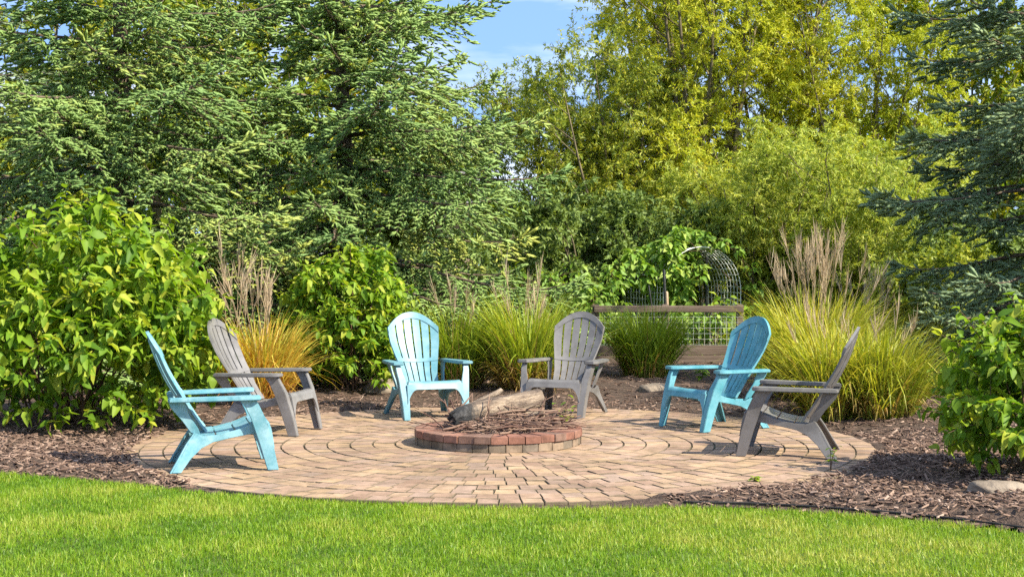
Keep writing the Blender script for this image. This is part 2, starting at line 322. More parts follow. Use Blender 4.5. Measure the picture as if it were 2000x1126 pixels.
for n, box, rm, sd_, lo, hi in [(12000, (1.0, 4.6, -3.6, 0.6), 2.86, 1, .025, .08), (6500, (-4.6, -1.9, -2.4, 0.6), 2.80, 2, .025, .08), (6000, (-4.5, 4.6, 0.6, 3.4), 2.86, 3, .03, .09), (3000, (-5, 4.6, 3.4, 8.8), 2.9, 4, .04, .12), (1200, (-7.5, -4.5, -2.5, 2), 2.9, 5, .03, .1), (1500, (4.6, 7.0, -3.6, 2.9), 2.9, 6, .03, .1)]:
    P_, A_, B_, N_, L_, W_, H_, T_ = chips(n, box, rm, sd_, lo, hi); b.inst(CT, CF, P_, A_, B_, N_, L_, W_, H_, T_)
tag(b.obj('mulch', M['chip']), 'shredded brown bark mulch scattered round the patio', 'mulch', kind='stuff')

# grass blades
def blades(n, xr, yr, keep, seed, h=(.020, .042), w=(.0034, .0060), z=-0.024):
    r = np.random.default_rng(seed); x = r.uniform(*xr, n); y = yr[0] + (yr[1] - yr[0]) * r.uniform(0, 1, n) ** 0.85
    k = keep(x, y); x, y = x[k], y[k]; n = len(x)
    clump = fbm(x, y, 7.0, seed + 1); big = fbm(x, y, 1.6, seed + 2)
    az = r.uniform(0, 6.28, n) ; lean = np.abs(r.normal(0.75, .5, n))
    up = np.stack([np.cos(az) * np.sin(lean), np.sin(az) * np.sin(lean), np.cos(lean)], 1)
    A, B, N = basis(up, r.uniform(-.6, .6, n))
    T = np.array([[0, -.5, 0], [.18, .6, .04], [1, 0, .12]])
    H = r.uniform(*h, n) * (1 + .22 * clump); Wd = r.uniform(*w, n)
    tint = np.clip(.42 + .20 * big + .27 * clump + .14 * fbm(x, y, .7, seed + 5) + r.normal(0, .17, n) + (r.uniform(0, 1, n) < .10) * .35, 0, 1)
    P_ = np.stack([x, y, np.full(n, z)], 1)
    V = (P_[:, None] + T[None, :, 0, None] * (A * H[:, None])[:, None] + T[None, :, 1, None] * (B * Wd[:, None])[:, None] + T[None, :, 2, None] * (N * H[:, None])[:, None])
    base = (np.arange(n) * 3)[:, None]
    return V.reshape(-1, 3), [np.array([[0, 1, 2]]) + base], tint
def in_view(x, y, m=0.35):
    return np.abs(x - CAM_X) < (y - CAM_Y) * 1000 / F_PX + m
V_, P_, t_ = blades(440000, (-5.4, 4.9), (-5.5, -1.2), lambda x, y: (y < lawn_front(x) + .02 * np.sin(x * 40)) & in_view(x, y, .9), 21)
b = Bag(); b.V.append(V_); b.P += P_; b.T += [t_]; b.n = len(V_)
tag(b.obj('grass', M['lawn_blade']), 'short mown bright green grass in front of the patio', 'grass', kind='stuff')
V_, P_, t_ = blades(60000, (3.0, 9.5), (3.0, 15.0), lambda x, y: (y > 3.2 - .3 * (x - 3.0)) & in_view(x, y, 1), 31, h=(.05, .12), w=(.008, .016), z=-.05)
b = Bag(); b.V.append(V_); b.P += P_; b.T += [t_]; b.n = len(V_)
tag(b.obj('grass', M['lawn_blade']), 'patch of longer grass behind the mulch bed beside the blue spruce', 'grass', kind='stuff')

# patio: concentric rings of tumbled pavers
patio = thing('patio', (0, 0, 0), label='round patio of concentric tan and pink paver rings', kind='structure')
b = Bag(); an = np.linspace(0, 2 * math.pi, 96, endpoint=False)
b.add(np.vstack([np.stack([np.cos(an) * (PATIO_R - .02), np.sin(an) * (PATIO_R - .02), np.full(96, -.010)], 1), [[0, 0, -.010]]]), [np.stack([np.arange(96), (np.arange(96) + 1) % 96, np.full(96, 96)], 1)])
tag(b.obj('sand_bed', M['sand'], patio), 'dark sand filling the joints', kind='stuff')
RINGS = [0.63 + 0.1745 * k for k in range(14)]
def paver_mesh(r0, r1, dphi, var):
    r = np.random.default_rng(var); gp, gr = 0.0026, 0.0042
    def quad(inset, z, jit):
        pts = []
        for (rr, s) in ((r0 + gr + inset, -1), (r1 - gr - inset, -1), (r1 - gr - inset, 1), (r0 + gr + inset, 1)):
            h = dphi / 2 - (gp + inset) / rr
            pts.append((rr * math.cos(s * h), rr * math.sin(s * h), z))
        return np.array(pts) + jit
    j = np.zeros((4, 3)); j[:, :2] = r.uniform(-.0035, .0035, (4, 2)); jt = j + r.uniform(-.002, .002, (4, 3))
    # mid points on each long side keep the tumbled outline slightly bowed
    V = np.vstack([quad(0, -.03, j), quad(0, -.0035, j), quad(.0035, 0.0, jt)]); q = []
    for k in range(4):
        n = (k + 1) % 4; q += [[k, n, 4 + n, 4 + k], [4 + k, 4 + n, 8 + n, 8 + k]]
    q.append([8, 9, 10, 11]); return V, np.array(q)[:, ::-1] if False else np.array(q)
items = []
for k in range(13):
    r0, r1 = RINGS[k], RINGS[k + 1]; n = int(round(2 * math.pi * (r0 + r1) / 2 / (0.132 if k else .15))); dphi = 2 * math.pi / n
    off = R.uniform(0, dphi); variants = [paver_mesh(r0, r1, dphi, 100 + k * 4 + v) for v in range(3)]
    for m in range(n): items.append([k, off + m * dphi, int(R.integers(3)), R.uniform(-.003, .0035), R.normal(0, .004), R.normal(0, .004), R.uniform()])
    RINGS_V = globals().setdefault('RV', {}); RINGS_V[k] = variants
def item_score(it):
    rm = (RINGS[it[0]] + RINGS[it[0] + 1]) / 2; x, y = rm * math.cos(it[1]), rm * math.sin(it[1])
    d = y - CAM_Y; return -(1 / d ** 3) * (abs(x) < d * .36)
items.sort(key=item_score)
pm = {}
for k, vs in RV.items():
    for v, (Vp, Qp) in enumerate(vs):
        me = make_mesh('paver', Vp, [Qp]); me.materials.append(M['paver']); me.materials.append(M['paver_edge']); me.polygons.foreach_set('material_index', np.array([1] * 8 + [0], np.int32)); pm[(k, v)] = me
b = Bag()
for n, (k, ph, v, dz, tx, ty, tn) in enumerate(items):
    mt = Matrix.Translation((0, 0, dz)) @ Matrix.Rotation(ph, 4, 'Z')
    if n < 300:
        o = link('paver', pm[(k, v)], None, patio); o.matrix_local = mt
    else:
        Vp, Qp = RV[k][v]; b.add(Vp @ np.array(mt.to_3x3()).T + np.array(mt.translation), [Qp], tn)
pf = b.obj('paver_field', M['paver_t'], patio); tag(pf, 'further rings of tan and pink pavers', kind='stuff')
pf.data.materials.append(M['paver_edge']); pf.data.polygons.foreach_set('material_index', np.tile(np.array([1] * 8 + [0], np.int32), len(items) - 300))

# ------------------------------------------------------------------ fire pit
pit = thing('fire_pit', (0, 0, 0), label='low round fire pit of red cap bricks on weathered tan bricks', cat='fire pit')
def ring_brick(r0, r1, dphi, h, seed, ch=.003, gp=.0034):
    r = np.random.default_rng(seed)
    def quad(ins, z):
        pts = []
        for rr, s in ((r0 + ins, -1), (r1 - ins, -1), (r1 - ins, 1), (r0 + ins, 1)):
            hh = dphi / 2 - (gp + ins) / rr; pts.append((rr * math.cos(s * hh), rr * math.sin(s * hh), z))
        return np.array(pts)
    V = np.vstack([quad(ch, 0), quad(0, ch), quad(0, h - ch), quad(ch, h)]) + r.uniform(-.0014, .0014, (16, 3)); q = [[3, 2, 1, 0]]
    for L in range(3):
        for k in range(4): n = (k + 1) % 4; q.append([L * 4 + k, L * 4 + n, L * 4 + 4 + n, L * 4 + 4 + k])
    q.append([12, 13, 14, 15]); return make_mesh('brick', V, [np.array(q)])
NB = 32
for course, (r0, r1, z, h, mt, nb) in enumerate([(0.47, 0.645, 0.0, 0.062, 'base_brick', NB), (0.45, 0.655, 0.064, 0.056, 'cap_brick', NB)]):
    mv = [ring_brick(r0, r1, 2 * math.pi / nb, h, 40 + course * 5 + v) for v in range(4)]
    for m in mv: m.materials.append(M[mt])
    for k in range(nb):
        o = link('brick' if course == 0 else 'cap_brick', mv[int(R.integers(4))], None, pit)
        a = 2 * math.pi * (k + .5 * course * 0.25) / nb + R.normal(0, .004)
        o.matrix_local = Matrix.Rotation(a, 4, 'Z') @ Matrix.Translation((R.normal(0, .003), 0, z + R.uniform(0, .0025)))
b = Bag(); rr = np.linspace(0, .47, 9); V = [[0, 0, .07]]
for q in rr[1:]:
    for a in np.arange(32) * 2 * math.pi / 32: V.append([q * math.cos(a), q * math.sin(a), .06 + R.uniform(-.012, .012)])
Q = [[1 + (a + 32 * c), 1 + ((a + 1) % 32 + 32 * c), 1 + ((a + 1) % 32 + 32 * (c + 1)), 1 + (a + 32 * (c + 1))] for c in range(7) for a in range(32)]
b.add(V, [np.array(Q)[:, ::-1], np.array([[0, 1 + a, 1 + (a + 1) % 32] for a in range(32)])])
tag(b.obj('ash_bed', M['ash'], pit, True), 'grey ash floor', kind='stuff')

# the big log
def charred_log():
    m, nt, p, out = mat_base('burnt_log_bark')
    c = ramp(nt, [(0.035, 0.025, 0.018), (0.12, 0.085, 0.06), (0.26, 0.195, 0.135), (0.40, 0.315, 0.225)], noise(nt, 17, 8, vscale=(.2, 1, 1), rough=.75), .36, .66)
    a0 = tint_src(nt); ma = nt.nodes.new('ShaderNodeMath'); ma.operation = 'MULTIPLY_ADD'; ma.inputs[1].default_value = 2.6; ma.inputs[2].default_value = -1.3; nt.links.new(noise(nt, 13, 6, rough=.7), ma.inputs[0])
    mb = nt.nodes.new('ShaderNodeMath'); mb.operation = 'ADD'; mb.use_clamp = True; nt.links.new(ma.outputs[0], mb.inputs[0]); mc = nt.nodes.new('ShaderNodeMath'); mc.operation = 'MULTIPLY_ADD'; mc.inputs[1].default_value = 2.4; mc.inputs[2].default_value = -.75; nt.links.new(a0, mc.inputs[0]); nt.links.new(mc.outputs[0], mb.inputs[1]); a = mb.outputs[0]
    c = mixc(nt, a, c, ramp(nt, [(0.006, 0.006, 0.006), (0.02, 0.02, 0.02), (.18, .17, .16)], noise(nt, 16, 6)))
    nt.links.new(c, p.inputs['Base Color']); p.inputs['Roughness'].default_value = .85; bump(nt, noise(nt, 22, 7, vscale=(.22, 1, 1), rough=.7), p, 1.0, .035); return m
def log_obj(p0, p1, r0, r1, char, name, label, seed, n=26, k=18):
    r = np.random.default_rng(seed); p0, p1 = np.array(p0), np.array(p1); L = np.linalg.norm(p1 - p0)
    o = thing(name, p0, label=label, cat='log', group=None)
    x = np.linspace(0, L, n); b = Bag(); V = []
    for i, xx in enumerate(x):
        t = xx / L; rad = r0 + (r1 - r0) * t
        if t < .10: rad *= .70 + 3.0 * t
        for a in np.arange(k) * 2 * math.pi / k:
            q = rad * (1 + .07 * math.sin(3 * a + 1.3 + t * 1.5) + .05 * math.sin(7 * a + t * 5) + r.normal(0, .012))
            V.append([xx + (r.normal(0, .012) if i == 0 else 0), q * math.cos(a) , q * math.sin(a) + .012 * math.sin(t * 5)])
    i, j = np.meshgrid(np.arange(n - 1), np.arange(k), indexing='ij'); i, j = i.ravel(), j.ravel(); j2 = (j + 1) % k
    Q = np.stack([i * k + j, i * k + j2, (i + 1) * k + j2, (i + 1) * k + j], 1)
    tn = np.clip((char + .12 - (i + .5) / n) / .24, 0, 1) if char > 0 else np.zeros(len(i))
    b.add(V, [Q], tn); b.P[-1] = b.P[-1]; bo = b.obj('bark', M['log'], o, True)
    for e, nm in ((0, 'burnt_end'), (1, 'cut_end')):
        bb = Bag(); ring = np.array(V[:k] if e == 0 else V[-k:]); c = ring.mean(0) + np.array([.006 if e == 0 else -.002, 0, 0])
        mid = (ring + c) / 2 + r.normal(0, .006, ring.shape)
        W = np.vstack([ring, mid, c]); a = np.arange(k); a2 = (a + 1) % k
        bb.add(W, [np.stack([a, a2, k + a2, k + a], 1), np.stack([k + a, k + a2, np.full(k, 2 * k)], 1)], 1.0 if (e == 0 and char > 0) else 0.0)
        bb.obj(nm if char > 0 or e else 'cut_end', M['log'] if e == 0 and char > 0 else M['log_cut'], o)
    d = p1 - p0; o.rotation_euler = Vector(d).to_track_quat('X', 'Z').to_euler(); return o
M['log'] = charred_log()
M['log_cut'] = rough_mat('cut_wood', [(0.20, 0.14, 0.09), (0.30, 0.22, 0.15)], scale=20, bump_scale=60)
log_obj((-.35, -.18, .205), (.33, .27, .335), .080, .073, .20, 'log', 'thick weathered log with a charred end lying across the fire pit', 5)
log_obj((-.30, .12, .21), (.02, .26, .40), .022, .020, 0, 'log', 'thin split piece of wood propped behind the thick charred log', 6, 12, 8)

log_obj((-.10, .30, .15), (.36, .12, .23), .030, .026, 0, 'log', 'short broken branch lying behind the thick log towards the weed', 8, 12, 8)

# sticks: every larger one a thing
def stick_path(r, L, bend=.12, n=7):
    t = np.linspace(0, 1, n); y = np.cumsum(r.normal(0, bend / n, n)); z = np.cumsum(r.normal(0, bend / n, n))
    return np.stack([t * L, (y - y[0]) * L * 1.6, (z - z[0]) * L * 1.0], 1)
rs = np.random.default_rng(12); nst = 0
def add_stick(p, az, el, L, rad, label, group='sticks piled in the fire pit', forks=2):
    b = Bag(); pts = stick_path(rs, L); b.tube(pts, np.linspace(rad, rad * .55, len(pts)), 6)
    for _ in range(forks):
        i = int(rs.integers(2, len(pts) - 1)); d = pts[i] - pts[i - 1]; d = d / np.linalg.norm(d) + rs.normal(0, .55, 3) * np.array([.3, 1, .8])
        l = L * rs.uniform(.15, .4); q = pts[i] + np.linspace(0, 1, 4)[:, None] * d * l; b.tube(q, np.linspace(rad * .55, rad * .25, 4), 5)
    o = b.obj('stick', M['twig'], None, True); o.location = p; o.rotation_euler = (0, -el, az)
    tag(o, label, 'stick', group); return o
for n in range(120):
    a, rr_ = rs.uniform(0, 6.28), .40 * math.sqrt(rs.uniform(0, 1)); cx, cy_ = rr_ * math.cos(a) + .07, rr_ * math.sin(a)
    hgt = .085 + (.15 + .06 * (cx > .1)) * max(0, 1 - (rr_ / .46) ** 2) * rs.uniform(.2, 1.0) ; L = rs.uniform(.25, .62); az = rs.normal(.25, .55) + (math.pi if rs.uniform() < .5 else 0)
    px, py = cx - L / 2 * math.cos(az), cy_ - L / 2 * math.sin(az)
    rend = math.hypot(px + L * math.cos(az), py + L * math.sin(az)); r0_ = math.hypot(px, py)
    el = rs.normal(0, .10)
    if max(r0_, rend) > .52: hgt = max(hgt, .15); el *= .4
    add_stick((px, py, hgt - L / 2 * math.sin(el)), az, el, L, rs.uniform(.005, .0115), 'dry brown stick lying in the heap inside the brick fire pit')
for (x, y, z, az, el, L, rad) in [(-.30, -.12, .16, 2.2, .85, .24, .008), (-.36, .05, .14, 1.9, .6, .30, .009), (-.42, -.20, .14, 2.6, .5, .22, .006), (-.10, -.22, .14, 1.3, 1.15, .27, .007), (-.38, -.05, .15, .9, .75, .30, .010), (-.06, -.3, .13, 1.8, 1.2, .2, .005), (.34, .1, .15, .35, .45, .33, .006), (.42, .0, .14, .2, .25, .30, .005), (.40, .12, .16, .9, .6, .25, .006), (-.22, .1, .2, 1.5, 1.0, .22, .005), (.16, .2, .25, 1.2, 1.2, .17, .004), (-.47, -.1, .14, 2.9, .12, .22, .006), (.1, -.25, .13, 2.4, .9, .22, .006)]:
    add_stick((x, y, z), az, el, L, rad, 'crooked dry stick poking up out of the fire pit heap', 'sticks poking out of the fire pit', 3)
b = Bag()
for n in range(620):
    a, rr_ = rs.uniform(0, 6.28), .43 * math.sqrt(rs.uniform(0, 1)); L = rs.uniform(.08, .28); az = rs.uniform(0, 6.28); el = rs.normal(.05, .25)
    c = np.array([rr_ * math.cos(a), rr_ * math.sin(a), .075 + .14 * max(0, 1 - (rr_ / .45) ** 2) * rs.uniform(.2, 1.0) + .02])
    d = np.array([math.cos(az) * math.cos(el), math.sin(az) * math.cos(el), math.sin(el)]); w = rs.normal(0, .02, 3)
    b.tube(np.stack([c - d * L / 2, c + w, c + d * L / 2]), [.004, .003, .0015], 4, rs.uniform(), False)
tag(b.obj('twig_litter', M['twig_t']), 'tangle of fine dry twigs heaped in the fire pit', 'twigs', kind='stuff')

# ------------------------------------------------------------------ resin adirondack chairs
BACK = np.array([(.165, .255), (.262, .395), (.345, .53), (.418, .67), (.478, .82), (.530, .985)])
BK = bez(BACK, 101)
def back_pt(u, v):
    i = v * 100; k = int(min(max(math.floor(i), 0), 99)); f = i - k; y, z = BK[k] * (1 - f) + BK[k + 1] * f
    w = np.interp(v, [0, .2, .38, .6, .78, 1], [.165, .178, .205, .240, .252, .250])
    # edges curl forward, square to the recline
    c = .050 * u * u * np.interp(v, [0, .4, 1], [.7, 1, .8]); return np.array([u * w, y - c * .9, z + c * .35])
def vtop(u): return .80 + .20 * (1 - abs(u) ** 2.1)
def patch(fn, nu, nv, thick, crown=0.0):
    """closed slab over the surface fn(s,t), s,t in 0..1; thickness to the back"""
    S = np.linspace(0, 1, nu); T = np.linspace(0, 1, nv); G = np.array([[fn(s, t) for t in T] for s in S])
    ds = np.gradient(G, axis=0); dt = np.gradient(G, axis=1); N = norm(np.cross(ds, dt))
    top = G + N * (crown * (1 - (2 * S - 1) ** 2))[:, None, None]; bot = G - N * thick
    V = np.vstack([top.reshape(-1, 3), bot.reshape(-1, 3)]); o = nu * nv; Q = []
    for i in range(nu - 1):
        for j in range(nv - 1):
            a, b_, c, d = i * nv + j, (i + 1) * nv + j, (i + 1) * nv + j + 1, i * nv + j + 1
            Q.append([a, b_, c, d]); Q.append([o + d, o + c, o + b_, o + a])
    for i in range(nu - 1):
        for j0 in (0, nv - 1):
            a, c = i * nv + j0, (i + 1) * nv + j0; q = [a, o + a, o + c, c]; Q.append(q if j0 == 0 else q[::-1])
    for j in range(nv - 1):
        for i0 in (0, nu - 1):
            a, c = i0 * nv + j, i0 * nv + j + 1; q = [c, o + c, o + a, a]; Q.append(q if i0 == 0 else q[::-1])
    return V, np.array(Q)
def merge(name, parts, smooth_angle=35):
    b = Bag()
    for V, Q in parts: b.add(V, [Q])
    me = b.mesh(name); me.polygons.foreach_set('use_smooth', np.ones(len(me.polygons), bool)); me.set_sharp_from_angle(angle=math.radians(smooth_angle)); return me
def prism(poly, x0, x1, splay=None):
    """polygon in (y,z) extruded across x"""
    p = np.array(poly, float); n = len(p); sp = np.zeros(n) if splay is None else np.array([splay(z) for _, z in p])
    V = np.vstack([np.c_[np.full(n, x0) + sp, p], np.c_[np.full(n, x1) + sp, p]]); return V, n
def prism_mesh(name, V, n, bevel=.004):
    bm = bmesh.new(); vs = [bm.verts.new(v) for v in V]
    bm.faces.new(vs[:n]); bm.faces.new(vs[n:][::-1])
    for k in range(n): m = (k + 1) % n; bm.faces.new([vs[m], vs[k], vs[n + k], vs[n + m]])
    bmesh.ops.recalc_face_normals(bm, faces=bm.faces)
    if bevel: bmesh.ops.bevel(bm, geom=bm.edges[:], offset=bevel, segments=2, affect='EDGES', clamp_overlap=True)
    bmesh.ops.triangulate(bm, faces=[f for f in bm.faces if len(f.verts) > 4])
    me = bpy.data.meshes.new(name); bm.to_mesh(me); bm.free()
    me.polygons.foreach_set('use_smooth', np.ones(len(me.polygons), bool)); me.set_sharp_from_angle(angle=math.radians(40)); return me
CH = []   # (part name, parent part index or None, mesh)
def cpart(name, me, parent=None): CH.append((name, parent, me)); return len(CH) - 1
rim = .075
frame_parts = [patch(lambda s, t: back_pt(1 - 2 * s, vtop(1 - 2 * s) - rim * (1 - t)), 31, 4, .020), patch(lambda s, t: back_pt(1 - 2 * s, .345 + .05 * t), 15, 3, .018), patch(lambda s, t: back_pt(1 - 2 * s, .0 + .05 * t), 15, 3, .018)]
i_back = cpart('backrest', merge('backrest', frame_parts[:1]))
cpart('cross_band', merge('cross_band', frame_parts[1:2]), i_back); cpart('lower_band', merge('lower_band', frame_parts[2:]), i_back)
NS = 6
for k in range(NS):
    u0, u1 = -1 + 2 * k / NS + (.034 if k else 0), -1 + 2 * (k + 1) / NS - (.034 if k < NS - 1 else 0)
    cpart('slat', merge('slat', [patch(lambda s, t: back_pt(u1 + (u0 - u1) * s, .395 + (vtop(u1 + (u0 - u1) * s) - rim - .395) * t), 6, 12, .014, .003)]), i_back)
    cpart('slat', merge('slat', [patch(lambda s, t: back_pt(u1 + (u0 - u1) * s, .05 + .295 * t), 6, 7, .014, .003)]), i_back)
SEAT = bez([(.175, .262), (.06, .268), (-.07, .300), (-.17, .342), (-.235, .362), (-.268, .356), (-.288, .33)], 61)
def seat_pt(u, t):
    i = t * 60; k = int(min(max(math.floor(i), 0), 59)); f = i - k; y, z = SEAT[k] * (1 - f) + SEAT[k + 1] * f
    return np.array([u * (.205 + .045 * t), y, z - .006 * (1 - u * u)])
i_seat = cpart('seat', merge('seat', [patch(lambda s, t: seat_pt(1 - 2 * s, .80 + .2 * t) , 9, 7, .016)]))
for k in range(5):
    t0, t1 = .0 + .16 * k, .16 * k + .145
    cpart('slat', merge('slat', [patch(lambda s, t: seat_pt(1 - 2 * s, t0 + (t1 - t0) * t) , 9, 4, .014)]), i_seat)
def apron_pt(u, t):
    zb = .285 - .13 * max(0, (abs(u) - .66) / .34) ** 2.2; z = .333 + (zb - .333) * t
    return np.array([u * .262, -.289 - .012 * t - (.333 - z) * .12, z])
cpart('apron', merge('apron', [patch(lambda s, t: apron_pt(1 - 2 * s, t), 25, 4, .014)]))
for sx in (1, -1):
    # front leg: L section lofted from armrest to foot
    st = [(.506, -.195, -.085, .345, .050), (.45, -.222, -.125, .340, .052), (.37, -.258, -.160, .330, .066), (.20, -.306, -.215, .315, .072), (.0, -.348, -.272, .302, .056)]
    V = []; th = .015
    for z, yf, yb, xo, w in st: V += [(sx * xo, yf, z), (sx * xo, yb, z), (sx * (xo - th), yb, z), (sx * (xo - th), yf + th, z), (sx * (xo - w), yf + th, z), (sx * (xo - w), yf, z)]
    Q = [[L * 6 + k, L * 6 + (k + 1) % 6, L * 6 + 6 + (k + 1) % 6, L * 6 + 6 + k] for L in range(4) for k in range(6)]
    me = bpy.data.meshes.new('front_leg'); bm = bmesh.new(); vs = [bm.verts.new(v) for v in V]
    for q in Q: bm.faces.new([vs[i] for i in q])
    for base in (0, 24): bm.faces.new([vs[base + i] for i in (0, 1, 2, 3)]); bm.faces.new([vs[base + i] for i in (0, 3, 4, 5)])
    bmesh.ops.recalc_face_normals(bm, faces=bm.faces)
    bmesh.ops.bevel(bm, geom=[e for e in bm.edges if e.calc_face_angle(0) > .6], offset=.004, segments=2, affect='EDGES', clamp_overlap=True)
    bm.to_mesh(me); bm.free(); me.polygons.foreach_set('use_smooth', np.ones(len(me.polygons), bool)); me.set_sharp_from_angle(angle=math.radians(40)); cpart('front_leg', me)
    # side rail sweeping down into the rear leg
    poly = [(-.262, .352), (-.17, .332), (-.07, .290), (.06, .258), (.15, .252), (.205, .275), (.245, .215), (.30, .11), (.358, 0), (.300, 0), (.235, .095), (.165, .165), (.09, .205), (-.03, .232), (-.15, .255), (-.262, .272)]
    V, n = prism(poly, sx * .246, sx * .262, lambda z: sx * .045 * max(0, (.2 - z) / .2)); cpart('rear_leg', prism_mesh('rear_leg', V, n, .003))
    # flange along the back of the rear leg (the leg is an angle section)
    st2 = [(.275, .203, .19, .262), (.20, .252, .20, .264), (.10, .305, .228, .284), (.0, .360, .258, .306)]; V = []
    for z, y, xi, xo in st2: V += [(sx * xi, y, z), (sx * xo, y, z), (sx * xo, y + .012, z), (sx * xi, y + .012, z)]
    Q = [[L * 4 + k, L * 4 + (k + 1) % 4, L * 4 + 4 + (k + 1) % 4, L * 4 + 4 + k] for L in range(3) for k in range(4)] + [[3, 2, 1, 0], [12, 13, 14, 15]]
    cpart('leg_flange', merge('leg_flange', [(np.array(V, float), np.array(Q))]), len(CH) - 1)
    # bracket between armrest and the foot of the back
    poly = [(.275, .505), (.385, .505), (.365, .455), (.29, .36), (.235, .275), (.165, .25), (.185, .305), (.245, .40)]
    V, n = prism(poly, sx * .215, sx * .229, lambda z: sx * .045 * (z - .27) / .24); cpart('back_bracket', prism_mesh('back_bracket', V, n, .003))
    # armrest paddle
    out = [(.248, .385), (.318, .372), (.345, .20), (.372, -.02), (.388, -.16), (.384, -.205), (.365, -.224), (.285, -.224), (.268, -.208), (.262, -.16), (.256, .05), (.246, .22)]
    bm = bmesh.new(); zt = lambda y: .538 - .012 * (y + .2) / .6
    lo = [bm.verts.new((sx * x, y, zt(y) - .030)) for x, y in out]; hi = [bm.verts.new((sx * x, y, zt(y))) for x, y in out]
    bm.faces.new(lo); bm.faces.new(hi)
    for k in range(len(out)): m = (k + 1) % len(out); bm.faces.new([lo[k], lo[m], hi[m], hi[k]])
    bmesh.ops.recalc_face_normals(bm, faces=bm.faces)
    bmesh.ops.bevel(bm, geom=[e for e in bm.edges if abs(e.verts[0].co.z - e.verts[1].co.z) < .01], offset=.006, segments=2, affect='EDGES', clamp_overlap=True)
    bmesh.ops.triangulate(bm, faces=[f for f in bm.faces if len(f.verts) > 4])
    me = bpy.data.meshes.new('armrest'); bm.to_mesh(me); bm.free(); me.polygons.foreach_set('use_smooth', np.ones(len(me.polygons), bool)); me.set_sharp_from_angle(angle=math.radians(40)); cpart('armrest', me)
for _, _, me in CH: me.materials.append(M['grey']); me.transform(Matrix.Diagonal((1, 1, .945, 1)))
def chair(x, y, deg, mat, label):
    t = thing('adirondack_chair', (x, y, 0.004), math.radians(deg + 90), label=label, cat='chair', group='adirondack chairs round the fire pit'); made = []
    for nm, par, me in CH:
        o = bpy.data.objects.new(nm, me); COL.objects.link(o); o.parent = t if par is None else made[par]; made.append(o)
        o.material_slots[0].link = 'OBJECT'; o.material_slots[0].material = M[mat]
    return t
chair(-1.88, -1.33, 14, 'sky_blue', 'light blue chair beside the big leafy shrub, turned away, its shadow on the mulch')
chair(-1.90, 0.75, -13, 'grey_pale', 'grey chair in front of the orange golden grass clump')
chair(-0.68, 2.00, -70, 'pale_blue', 'sun-bleached pale blue chair between the middle leafy shrub and the green grass')
chair(0.59, 2.16, -112, 'grey', 'grey chair facing forward behind the log end of the fire pit')
chair(1.82, 1.08, -148, 'blue', 'turquoise blue chair with its shaded back before the tall yellow grass')
chair(2.14, -0.62, 165.5, 'grey', 'dark grey chair seen side-on at the patio edge by the open mulch')

